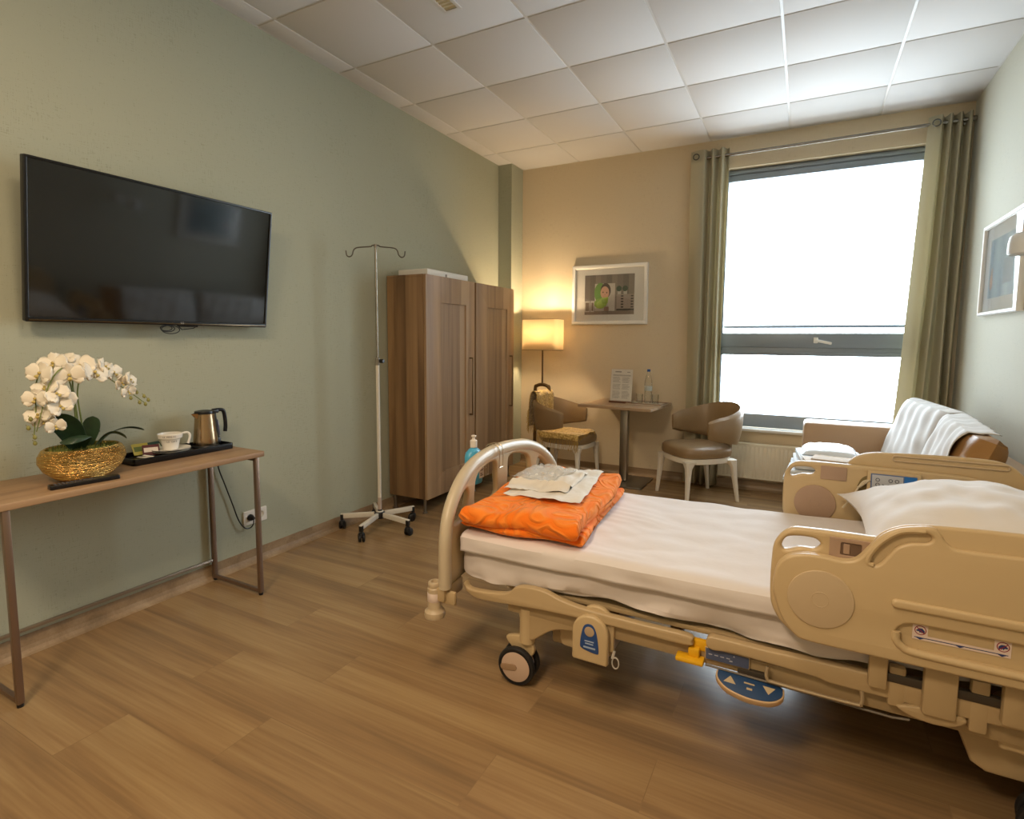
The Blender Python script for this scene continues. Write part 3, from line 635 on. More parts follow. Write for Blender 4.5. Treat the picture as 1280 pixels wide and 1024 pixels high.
picture('picture_frame', basis((0, 0, 0), (1, 0, 0), (0, 0, 1)), .385, .293, .035, .505, .39, .0, 'baby', 'white framed photo of a child in a green hood on the window wall', (1.12, -.001, 1.782))
picture('picture_frame', basis((0, 0, 0), (0, -1, 0), (0, 0, 1)), .385, .285, .022, .52, .36, .0, 'blue', 'white framed bluish picture on the right-hand wall above the bed head', (W-.001, -1.045, 1.79))
def wall_lamp():
    t = thing('wall_lamp', 'white round reading lamp on the right wall, cut by the photo edge', 'lamp', (W, -2.05, 1.795))
    b = MB(); b.cyl((-.012, 0, 0), .045, .024, 24, 'X', bev=.004); b.tube(smoothc([(-.02, 0, 0), (-.10, .01, .03), (-.16, .05, .01)], 6, False), .008, 10); part('arm', b, white, t)
    b = MB(); b.lathe([(0, .05), (.03, .048), (.05, .03), (.055, 0), (.055, -.045), (.05, -.05), (.045, -.04), (0, -.03)], (-.17, .06, -.01), 28); part('lamp_head', b, mat('lamp_white', '#dfe3e4', .4), t)
wall_lamp()
# ------------------------------------------------------------------ floor lamp
def floor_lamp():
    x, y = .515, -.25
    t = thing('floor_lamp', 'lit floor lamp with cream drum shade in the corner behind the chair', 'lamp', (x, y, 0))
    br = mat('lamp_bronze', '#6b573f', .35, .8)
    zb, zt, r0, r1 = 1.232, 1.537, .185, .185
    b = MB(); sx, sy = 1., .62
    pr = rrect(-.196, .196, -.105, .105, .045, 5)
    n = len(pr); b.add([Vector((px, py, z)) for z in (zb, zt) for px, py in pr], [(i, (i+1) % n, n+(i+1) % n, n+i) for i in range(n)], True)
    m = bpy.data.materials.new('lamp_shade_fabric'); MATS['shade'] = m; m.use_nodes = True; N = m.node_tree.nodes; L = m.node_tree.links
    N.remove(N['Principled BSDF']); d = N.new('ShaderNodeBsdfDiffuse'); d.inputs[0].default_value = hx('#e9dcc0'); tr = N.new('ShaderNodeBsdfTranslucent'); tr.inputs[0].default_value = hx('#fbeed2')
    x1 = N.new('ShaderNodeMixShader'); x1.inputs[0].default_value = .5; L.new(d.outputs[0], x1.inputs[1]); L.new(tr.outputs[0], x1.inputs[2]); L.new(x1.outputs[0], N['Material Output'].inputs[0])
    sh = part('lamp_shade', b, m, t, mods=(('sol', .0015, 0),))
    b = MB()
    for z in (zb, zt): b.tube([(px, py, z) for px, py in pr], .0025, 6, closed=True)
    b.tube([(-.196, 0, zt-.03), (.196, 0, zt-.03)], .0025, 6); b.tube([(0, -.105, zt-.03), (0, .105, zt-.03)], .0025, 6); part('shade_wire', b, br, sh)
    b = MB(); b.tube([(.0, 0, .88), (.0, 0, 1.40)], .009, 12); part('pole', b, br, t)
    b = MB(); w_ = .078
    for k in range(1):
        p = smoothc([(-w_, 0, .06), (-w_, 0, .45), (-w_, 0, .82), (-w_*.72, 0, .868), (0, 0, .882), (w_*.72, 0, .868), (w_, 0, .82), (w_, 0, .45), (w_, 0, .06)], 6, False); b.tube(p, .013, 10, flat=1.4)
    part('hoop_stand', b, br, t)
    b = MB(); b.cyl((0, 0, .012), .13, .024, 40, bev=.004); b.bb(-w_-.012, w_+.012, -.02, .02, .024, .07, .004); part('base', b, br, t)
    b = MB(); b.lathe([(0, -.045), (.02, -.04), (.033, -.01), (.03, .02), (.014, .045), (.013, .06), (0, .06)], (0, 0, 1.40), 20); part('bulb', b, mat('bulb_glow', '#fff2d6', .5, emis='#ffd9a0', estr=18), t)
    l = bpy.data.lights.new('lamp_bulb_light', 'POINT'); l.energy = 84; l.color = (1, .74, .45); l.shadow_soft_size = .04
    o = bpy.data.objects.new('lamp_bulb_light', l); C.objects.link(o); o.location = (x, y, 1.43); MATS['bulb_glow']
floor_lamp()
# ------------------------------------------------------------------ radiator, curtains
def radiator():
    x0, x1, z0, z1, yf = 2.205, 3.42, .115, .435, -.105
    t = thing('radiator', 'white panel radiator below the window', 'radiator', ((x0+x1)/2, -.06, z0))
    m = mat('radiator_enamel', '#e4deca', .35)
    b = MB(); n = int((x1-x0)/.0333)*6
    def f(u, v):
        x = x0+.012+(x1-x0-.024)*u; ph = ((x-x0)/.0333) % 1; d = max(0, min(1, (abs(ph-.5)*2-.35)*4)); e = min(1, min(v, 1-v)*14)
        return Vector((x, yf+.007*(1-d)*e, z0+.012+(z1-z0-.03)*v))
    b.grid(f, n, 12); b.bb(x0, x1, yf+.002, yf+.02, z0+.004, z1-.012, .006); part('front_panel', b, m, t, True)
    b = MB(); b.bb(x0, x1, yf, -.045, z1-.014, z1, .004)
    part('top_grille', b, m, t, True)
    b = MB(); b.bb(x0, x0+.006, yf+.004, -.045, z0+.01, z1-.01, .002); b.bb(x1-.006, x1, yf+.004, -.045, z0+.01, z1-.01, .002); part('side_cover', b, m, t, True)
    b = MB(); b.bb(x0+.2, x0+.24, -.045, 0, z0+.05, z1-.05); b.bb(x1-.24, x1-.2, -.045, 0, z0+.05, z1-.05); b.bb(x0+.01, x1-.01, -.06, -.045, z0+.01, z1-.02); part('wall_bracket', b, m, t, True)
radiator()
def curtains():
    rz = 2.945
    t = thing('curtain_rod', 'steel curtain rod across the top of the window wall', 'curtain rod', (2.9, -.088, rz))
    b = MB(); b.tube([(1.925, -.088, rz-.012), (3.862, -.088, rz+.006)], .0125, 14); part('rod', b, mat('rod_steel', '#8b857b', .22, .95), t, True)
    for x in (1.925, 3.852):
        b = MB(); b.cyl((x, -.088, rz-.012 if x < 3 else rz+.006), .019, .035, 18, 'X', bev=.004); part('finial', b, MATS['rod_steel'], t, True)
    for x in (1.99, 3.80):
        b = MB(); b.bb(x-.006, x+.006, -.088, 0, rz-.03, rz-.016); b.cyl((x, -.006, rz-.02), .022, .012, 16, 'Y'); part('bracket', b, MATS['rod_steel'], t, True)
    def cur(lab, top, bot, fl, nf, amp, flat):
        """top/bot: (x0, x1); flat: share of the width that hangs flat, on the fl side"""
        zt, zb = rz+.055, .025; X0, X1 = sorted(top)
        t = thing('curtain', lab, 'curtain', ((top[0]+top[1])/2, -.1, zb))
        def f(u, v):
            z = zb+(zt-zb)*v; k = v**.8
            x0 = bot[0]+(top[0]-bot[0])*k; x1 = bot[1]+(top[1]-bot[1])*k
            if fl == 'R': u_ = 1-u
            else: u_ = u
            w_ = u_
            if w_ < flat: ph = 0; off = -.055*math.sin(PI*w_/flat*.5)+.0
            else: ph = (w_-flat)/(1-flat)*nf*2*PI; off = -.055*math.cos(ph)*1.0
            a = amp*(.85+.25*(1-v))
            off = off/.055*a
            x = x0+(x1-x0)*u+.010*math.sin(ph*.5+3*v)*(1-v)+.008*math.sin(5*v+u*9)*(1-v)
            return Vector((x, -.088+off+.012*math.sin(u*7+v*4)*(1-v), z))
        b = MB(); b.grid(f, 150, 26); part('cloth', b, curtm, t, True, mods=(('sol', .003, 0),))
        for i in range(3):
            u = (.10, .5, .8)[i]; u = 1-u if fl == 'R' else u
            p = f(u if fl != 'R' else u, .975)
        xg = top[0]+(top[1]-top[0])*.16 if fl == 'L' else top[0]+(top[1]-top[0])*.10
        b = MB(); b.tube([(xg+.010*math.cos(a), -.10-.052+0*a, rz+.0) for a in (0, .1)], .0, 3) if False else None
        gx = xg
        b.tube([(gx+.024*math.cos(a), -.140, rz-.004+.024*math.sin(a)) for a in [2*PI*k/24 for k in range(24)]], .0045, 8, closed=True)
        part('grommet', b, mat('grommet_dark', '#5b5a55', .35, .8), t, True)
    cur('sage curtain gathered at the left side of the window behind the right chair', (1.875, 2.195), (1.90, 2.19), 'L', 2.75, .042, .36)
    cur('sage curtain gathered at the right side of the window behind the sofa', (3.585, 3.845), (3.44, 3.845), 'L', 3.25, .046, .28)
curtains()
# ------------------------------------------------------------------ pedestal table and its things
TB = .752
def bistro():
    t = thing('pedestal_table', 'small oak square table on a steel pedestal between the two chairs', 'table', (1.395, -.30, 0))
    ang = -.075; X = Matrix.Translation((1.42, -.335, 0)) @ Matrix.Rotation(ang, 4, 'Z')
    b = MB(); b.plate([rrect(-.355, .33, -.315, .300, .012)], .024, .002, X @ Matrix.Translation((0, 0, TB-.012))); part('tabletop', b, tabw, t, True)
    b = MB(); b.bb(1.36, 1.43, -.335, -.265, .02, TB-.024, .003); part('column', b, steel, t, True)
    b = MB(); b.bb(1.175, 1.62, -.52, -.07, .0, .014, .002); part('base_plate', b, mat('plate_steel', '#7e7a72', .3, .9), t, True)
    b = MB(); b.bb(1.30, 1.49, -.395, -.205, TB-.03, TB-.024, .001); part('top_mount', b, steel, t, True)
    # info stand
    s = thing('menu_stand', 'printed white information sheet in a clear stand with wooden foot on the small table', 'sign', (1.355, -.325, TB), -.03)
    b = MB(); b.box((0, 0, .009), (.215, .045, .018), .003); part('foot', b, mat('foot_wood', '#6d4730', .5), s)
    T = Matrix.Rotation(-.10, 4, 'X'); F = T @ basis((0, 0, .018), (1, 0, 0), (0, 0, 1))
    b = MB(); b.box((0, .149, .0), (.205, .296, .002), 0, M=F @ Matrix.Translation((0, 0, 0))) if False else b.box((0, 0, 0), (.205, .296, .002), 0, M=F @ Matrix.Translation((0, .148, 0))); part('sheet', b, paper, s)
    b = MB(); b.box((0, 0, 0), (.211, .302, .002), 0, M=F @ Matrix.Translation((0, .150, .003))); part('clear_cover', b, glass_mat('acrylic', refl=.03), s)
    b = MB(); rnd = random.Random(3)
    def bar(x, y, w_, h): b.box((0, 0, 0), (w_, h, .0003), 0, M=F @ Matrix.Translation((x+w_/2, y, .0014)))
    bar(-.065, .272, .06, .010); bar(.05, .27, .028, .006); bar(-.085, .242, .17, .004); bar(-.085, .235, .17, .003)
    for k in range(22):
        y = .220-k*.0092
        if k in (6, 13): continue
        bar(-.085, y, rnd.uniform(.06, .078), .0028); bar(.006, y, rnd.uniform(.055, .076), .0028)
    part('printing', b, mat('pale_ink', '#9a948a', .7), s)
    # tray with bottle and glasses
    X2 = Matrix.Translation((1.595, -.285, TB)) @ Matrix.Rotation(-.075, 4, 'Z')
    s = thing('small_tray', 'small pale tray carrying the water bottle and glasses', 'tray', (1.595, -.285, TB), -.075)
    b = MB(); b.plate([rrect(-.165, .165, -.115, .115, .006)], .008, .002, Matrix.Translation((0, 0, .004))); part('tray_base', b, mat('tray_pale', '#c9bda8', .35), s)
    b = MB(); b.plate([rrect(-.165, .165, -.115, .115, .006), rrect(-.155, .155, -.105, .105, .004)], .006, .001, Matrix.Translation((0, 0, .011))); part('rim', b, mat('tray_wood', '#8a6a50', .4), s)
    gm = glass_mat('drinking_glass', (.97, .98, .97, 1), .05)
    s = thing('water_bottle', 'clear plastic water bottle with blue cap on the small tray', 'bottle', (1.60, -.28, TB+.009))
    b = MB(); b.lathe([(0, .004), (.026, .0), (.034, .006), (.035, .03), (.033, .034), (.035, .04), (.035, .10), (.0325, .105), (.035, .112), (.036, .17), (.034, .20), (.025, .245), (.015, .275), (.0135, .29)], (0, 0, 0), 32); part('body', b, gm, s)
    b = MB(); b.cyl((0, 0, .300), .015, .022, 20, bev=.002); part('cap', b, mat('cap_blue', '#1f4f95', .4), s)
    b = MB(); b.lathe([(.0358, .115), (.0362, .116), (.0365, .155), (.036, .156)], (0, 0, 0), 32); part('bottle_label', b, film_mat('label_clear', '#cfd6d2', .3), s)
    for i, (x, y, lab) in enumerate(((1.535, -.33, 'clear water glass at the left of the bottle'), (1.675, -.315, 'clear water glass at the right of the bottle'))):
        b = MB(); b.lathe([(0, .006), (.026, .006), (.030, .085), (.032, .085), (.028, .0), (0, .0)], (x, y, TB+.009), 28); single('drinking_glass', b, gm, lab, 'glass', 'glasses on the small tray')
    b = MB(); b.tube(smoothc([(1.475, -.31, TB+.012), (1.46, -.36, TB+.02), (1.50, -.37, TB+.025), (1.53, -.375, TB+.016), (1.49, -.345, TB+.03), (1.465, -.33, TB+.014)], 5), .003, 6, closed=True)
    single('cord_loop', b, mat('cord_cream', '#c9bfa8', .6), 'pale cord loop lying at the front left of the small tray', 'cord')
bistro()
# ------------------------------------------------------------------ armchairs (local: front = +y)
def armchair(label, loc, rz):
    t = thing('armchair', label, 'chair', loc, rz, 'taupe armchairs at the small table')
    sp = lambda a, n=2.9: (math.copysign(abs(math.cos(a))**(2/n), math.cos(a)), math.copysign(abs(math.sin(a))**(2/n), math.sin(a)))
    def ring(rx, ry, y0=0.):
        o = []
        for k in range(48):
            a = 2*PI*k/48; c, s = sp(a); wd = rx*(1-.10*(-s*.5+.5)); o.append((wd*c, y0+ry*s))
        return o
    def slab(levels, y0=.01):
        b = MB(); vs = []; n = 48
        for rx, ry, z in levels: vs += [Vector((x, y, z)) for x, y in ring(rx, ry, y0)]
        fs = [tuple(range(n))[::-1], tuple((len(levels)-1)*n+k for k in range(n))]+[(i*n+k, i*n+(k+1) % n, (i+1)*n+(k+1) % n, (i+1)*n+k) for i in range(len(levels)-1) for k in range(n)]
        b.add(vs, fs, True); return b
    part('seat', slab([(.235, .235, .365), (.250, .250, .375), (.254, .254, .40), (.250, .250, .430), (.235, .235, .447), (.18, .18, .455), (.08, .08, .458)]), leather, t)
    part('seat_frame', slab([(.236, .236, .322), (.240, .240, .326), (.240, .240, .362), (.234, .234, .368)]), whitew, t)
    for sx, sy in ((1, 1), (-1, 1), (1, -1), (-1, -1)):
        tx, ty = (.205, .205) if sy > 0 else (.185, -.195); fx, fy = (.232, .228) if sy > 0 else (.205, -.245)
        b = MB(); vs = []; L_ = [(0, .012), (.10, .015), (.22, .019), (.29, .024), (.32, .036), (.345, .046)]
        for z, r in L_:
            k = z/.345; cx = sx*(fx+(tx-fx)*k); cy = (fy+(abs(ty)*sy-fy)*k) if sy > 0 else fy+(ty-fy)*k
            cx -= sx*max(0, r-.024)*.6; cy -= sy*max(0, r-.024)*.6
            vs += [Vector((cx+r*a, cy+r*c, z)) for a, c in ((-1, -.6), (-.6, -1), (.6, -1), (1, -.6), (1, .6), (.6, 1), (-.6, 1), (-1, .6))]
        n = 8; b.add(vs, [tuple(range(n))[::-1], tuple(5*n+k for k in range(n))]+[(i*n+k, i*n+(k+1) % n, (i+1)*n+(k+1) % n, (i+1)*n+k) for i in range(5) for k in range(n)], True)
        part('leg', b, whitew, t)
    # wrap-around back shell
    b = MB(); A = math.radians(110)
    def sh(u, v, side):
        a = (u-.5)*2*A; q = abs(a)/A; ex = min(1, (1-q)*40)
        top = .80-.125*q**1.4-.01; bot = .455+.075*q**1.9
        hgt = bot+(top-bot)*v; th = .024*(math.sin(PI*min(.97, max(.03, v)))**.35)*(.45+.55*ex)
        lean = .045*(hgt-.45)/.35*(1-.3*q)
        rx, ry = .265+lean*.6, .262+lean
        rr = side*th
        # direction: a=0 is the back (-y)
        c, s = math.sin(a), -math.cos(a)
        n_ = 2.6; cc = math.copysign(abs(c)**(2/n_), c); ss = math.copysign(abs(s)**(2/n_), s) if s < 0 else s*.93
        return Vector((cc*(rx+rr), ss*(ry+rr)-.005, hgt))
    NU, NV = 57, 9
    def loop(u, k):   # closed section loop around the shell thickness
        k2 = k % 1.0
        return sh(u, k2*2, 1) if k2 < .5 else sh(u, 1-(k2-.5)*2, -1)
    K = 22; vs = [loop(i/(NU-1), k/K) for i in range(NU) for k in range(K)]
    fs = [(i*K+k, i*K+(k+1) % K, (i+1)*K+(k+1) % K, (i+1)*K+k) for i in range(NU-1) for k in range(K)]+[tuple(range(K))[::-1], tuple((NU-1)*K+k for k in range(K))]
    b.add(vs, fs, True); part('backrest', b, leather, t)
    b = MB(); b.box((0, -.235, .43), (.20, .05, .12), .02); part('back_support', b, leather, t)
    return t
ch = armchair('taupe armchair draped with the yellow throw, left of the small table', (.862, -.41, 0), math.radians(-94))
ch2 = dup(ch, (2.085, -.475, 0), math.radians(132), 'empty taupe armchair right of the small table in front of the left curtain')
ch2.scale = (1.04, 1.04, 1.03)
def throw():
    t = thing('throw_blanket', 'yellow checked fringed throw draped over the left chair', 'blanket', (.862, -.41, .45), math.radians(-94))
    m = mat('mustard_throw', '#b4924a', .95, sheen=.5)
    nt = m.node_tree; N = nt.nodes; L = nt.links; bs = N['Principled BSDF']
    tc = N.new('ShaderNodeTexCoord'); mp = N.new('ShaderNodeMapping'); mp.inputs['Scale'].default_value = (14, 14, 14); L.new(tc.outputs['UV'], mp.inputs[0])
    wv = N.new('ShaderNodeTexChecker'); wv.inputs['Scale'].default_value = 1; L.new(mp.outputs[0], wv.inputs[0])
    n = N.new('ShaderNodeTexNoise'); n.inputs['Scale'].default_value = 60; L.new(tc.outputs['Object'], n.inputs[0])
    mx = N.new('ShaderNodeMath'); mx.operation = 'MULTIPLY_ADD'; mx.inputs[1].default_value = .0; L.new(wv.outputs['Fac'], mx.inputs[0]); L.new(n.outputs[0], mx.inputs[2])
    r = N.new('ShaderNodeValToRGB'); r.color_ramp.elements[0].position = .38; r.color_ramp.elements[1].position = .62; r.color_ramp.elements[0].color = hx('#a5813c'); r.color_ramp.elements[1].color = hx('#dbbd72')
    L.new(mx.outputs[0], r.inputs[0]); L.new(r.outputs[0], bs.inputs['Base Color'])
    bp = N.new('ShaderNodeBump'); bp.inputs['Strength'].default_value = .5; bp.inputs['Distance'].default_value = .004; L.new(n.outputs[0], bp.inputs['Height']); L.new(bp.outputs[0], bs.inputs['Normal'])
    P = smoothc([(-.345, .50), (-.352, .62), (-.350, .74), (-.335, .812), (-.30, .835), (-.262, .815), (-.250, .74), (-.235, .62), (-.215, .50), (-.17, .478), (-.06, .474), (.08, .474), (.185, .472), (.238, .462)], 6, False)
    z0 = .45
    def at(u):
        k = u*(len(P)-1); i = min(int(k), len(P)-2); f = k-i; return P[i][0]+(P[i+1][0]-P[i][0])*f, P[i][1]+(P[i+1][1]-P[i][1])*f
    def f(u, v):
        y, z = at(u); x0, x1 = -.19+.10*min(1, max(0, (u-.5)*4)), .155
        s = min(1, max(0, (u-.57)/.14)); s = s*s*(3-2*s)
        x0 += -.02*s; x1 = .155+.135*s
        x = x0+(x1-x0)*v
        dz = 0
        if u > .55:
            if x > .262: dz = -(x-.262)*1.8; x = .262+(x-.262)*.35
        yy = y+nz((u*5, v*5, 0), 1, .008)
        if u < .35: yy += .02*abs(v-.4)
        if u < .25: x += .03*(v-.3)*(1-u*4)
        return Vector((x, yy, z+dz-z0+nz((u*9, v*6, 2), 1, .010)))
    b = MB(); b.grid(f, 84, 24); part('cloth', b, m, t, mods=(('sol', .006, 0),))
    fm = mat('throw_fringe', '#bd9a52', .95)
    b = MB(); rnd = random.Random(5)
    def strand(p, d): 
        q = [Vector(p)]
        for i in range(4): q.append(q[-1]+Vector(d)*.25+Vector((rnd.uniform(-.005, .005), rnd.uniform(-.005, .005), 0)))
        b.tube(q, .0017, 5)
    for k in range(34):
        v = k/33; p = f(0, v); strand(p, (rnd.uniform(-.01, .01), rnd.uniform(-.01, .0), -rnd.uniform(.06, .085)))
        p = f(1, v); strand(p, (0, rnd.uniform(0, .01), -rnd.uniform(.03, .05)))
    part('back_fringe', b, fm, t, kind='stuff')
    b = MB()
    for k in range(46):
        u = .66+.34*k/45; p = f(u, 1); strand(p, (rnd.uniform(.0, .012), rnd.uniform(-.01, .01), -rnd.uniform(.07, .105)))
    for k in range(22):
        u = .12*k/22; p = f(u, 1); strand(p, (rnd.uniform(.02, .03), 0, -rnd.uniform(.04, .06)))
    part('side_fringe', b, fm, t, kind='stuff')
throw()
# ------------------------------------------------------------------ sofa
def sofa():
    x0, x1, y0, y1 = 2.875, 3.85, -2.47, -.20
    t = thing('sofa', 'taupe leather sofa along the right wall behind the bed', 'sofa', ((x0+x1)/2, (y0+y1)/2, 0))
    b = MB(); b.bb(x0+.02, x1, y0, y1, .06, .30, .02); part('base', b, sofal, t, True)
    b = MB(); b.bb(x0, x1-.18, y0+.14, y1-.26, .30, .445, .035); part('seat_cushion', b, sofal, t, True)
    b = MB(); b.bb(x0-.005, x1, y1-.24, y1, .06, .705, .03); part('armrest', b, sofal, t, True)
    b = MB(); b.bb(x0-.005, x1, y0, y0+.13, .06, .60, .03); part('armrest', b, sofal, t, True)
    b = MB(); b.bb(x1-.14, x1, y0+.13, y1-.24, .30, .74, .03); part('backrest', b, sofal, t, True)
    for x in (x0+.08, x1-.08):
        for y in (y0+.08, y1-.08): b = MB(); b.cyl((x, y, .03), .022, .06, 14); part('leg', b, nickel, t, True)
sofa()
def pad(w_, h_, t_, corner=3.2, puff=.55, seed=0., wr=.006, n=26):
    """soft closed cushion, local x = width, y = height, z = thickness"""
    b = MB(); 
    def f(u, v, s):
        a = u*2-1; c = v*2-1
        e = max(0., (1-abs(a)**corner))*max(0., (1-abs(c)**corner)); z = s*t_/2*e**puff
        pin = 1-.05*(abs(a)**2*abs(c)**2)
        return Vector((a*w_/2*(1-.045*(1-abs(c)**2) if abs(a) > .97 else 1-.045*(1-c*c)*abs(a)**3)*1., c*h_/2*(1-.05*(1-a*a)*abs(c)**3), z+nz((a*2.5+seed, c*2.5, s), 1.6, wr)*e**.5))
    for s in (1, -1): b.grid(lambda u, v: f(u, v, s), n, n)
    bmesh.ops.remove_doubles(b.bm, verts=b.bm.verts, dist=.0008); return b
def cushions():
    specs = [((3.555, -.84, .685), .86, .50, .17, 'tan sofa back cushion under a white cloth, at the window end', -1.46, 1.0),
             ((3.56, -1.80, .685), 1.01, .50, .19, 'tan sofa back cushion under a white cloth, nearer the bed head', -1.64, 1.05)]
    wc = mat('cushion_cloth_white', '#c9c5c0', .8, bump=.15, bscale=6, sheen=.3)
    for i, (c, w_, h_, t_, lab, rz, al) in enumerate(specs):
        t = thing('back_cushion', lab, 'cushion', c, 0, 'sofa back cushions')
        R = Matrix.Rotation(rz, 4, 'Z') @ Matrix.Rotation(math.radians(72), 4, 'X')
        b = pad(w_, h_, t_, 5, .35, i*3., .01); b.bm.transform(R); part('cushion_body', b, mat('tan_leather', '#9c7443', .45, bump=.1, bscale=200), t)
        xa, xb = (-.51, .47) if i == 0 else (-.51, .33)
        def f(u, v):
            x = (xa+(xb-xa)*u)*w_; q = -.50+1.16*v     # v beyond the top folds over
            a = min(1, abs(x)/(w_/2)); y = q*h_; 
            e = (max(0, 1-a**5)*max(0, 1-min(1, abs(2*q))**5))**.35
            z = t_/2*e+.010
            if q > .46:
                k = (q-.46)/.20; y = h_*(.46+.06*math.sin(k*PI/2)); z = t_/2*.42*(1-k*2)+.006
            rip = .007*math.sin(x*42+8*v+i)*(.4+.6*v)+nz((x*6, v*5, i), 1, .012)
            return R @ Vector((x+.02*math.sin(v*3), y, z+rip+.004))
        b = MB(); b.grid(f, 54, 30); part('cloth_cover', b, wc, t, mods=(('sol', .003, 0),), label='rumpled white cloth')
cushions()
def linens():
    cx, cy = 3.0, -1.22
    names = ['white folded linen at the bottom of the stack on the sofa front', 'white folded linen second from the bottom on the sofa front', 'white folded linen third from the bottom on the sofa front', 'white folded linen topmost under the clear bag on the sofa front']
    wl = mat('linen_white', '#d9dde0', .8, bump=.15, bscale=20)
    z = .447
    for i in range(4):
        h = .036; sx = .43-.018*i; x = cx+.012*i
        b = MB()
        b.box((x, cy+.02*i, z+h/2), (sx, .48-.02*i, h-.004), .014, rz=.05*i-.06, seg=3)
        for k in range(2): b.box((x, cy+.02*i, z+h*(.3+.4*k)), (sx+.006, .484-.02*i, .006), .003, rz=.05*i-.06)
        single('folded_linen', b, wl, names[i], 'linen', 'white linens stacked on the sofa'); z += h
    for i, (x, y, r, lab) in enumerate(((3.00, -1.40, .12, 'tan paper envelope under another one, on the linen stack'), (3.05, -1.36, -.15, 'tan paper envelope on top of the other, on the linen stack'))):
        b = MB(); b.box((x, y, z+.004+.006*i), (.24, .16, .005), .001, rz=r); single('paper_envelope', b, mat('kraft', '#b39a7c', .7), lab, 'envelope')
    z += .002
    b = MB(); 
    def f(u, v):
        a = u*2-1; c = v*2-1; e = max(0, 1-abs(a)**3)*max(0, 1-abs(c)**3)
        return Vector((3.03+a*.16, -1.08+c*.17, z+.05*e**.5+nz((a*3, c*3, 0), 1.5, .012)*e))
    b.grid(f, 24, 24); b.grid(lambda u, v: Vector((3.03+(u*2-1)*.16, -1.08+(v*2-1)*.17, z+.001)), 3, 3)
    single('wrapped_linen', b, mat('bag_white', '#dfe4e8', .25, bump=.3, bscale=25), 'rounded white bundle in plastic on top of the linen stack', 'bundle')
linens()
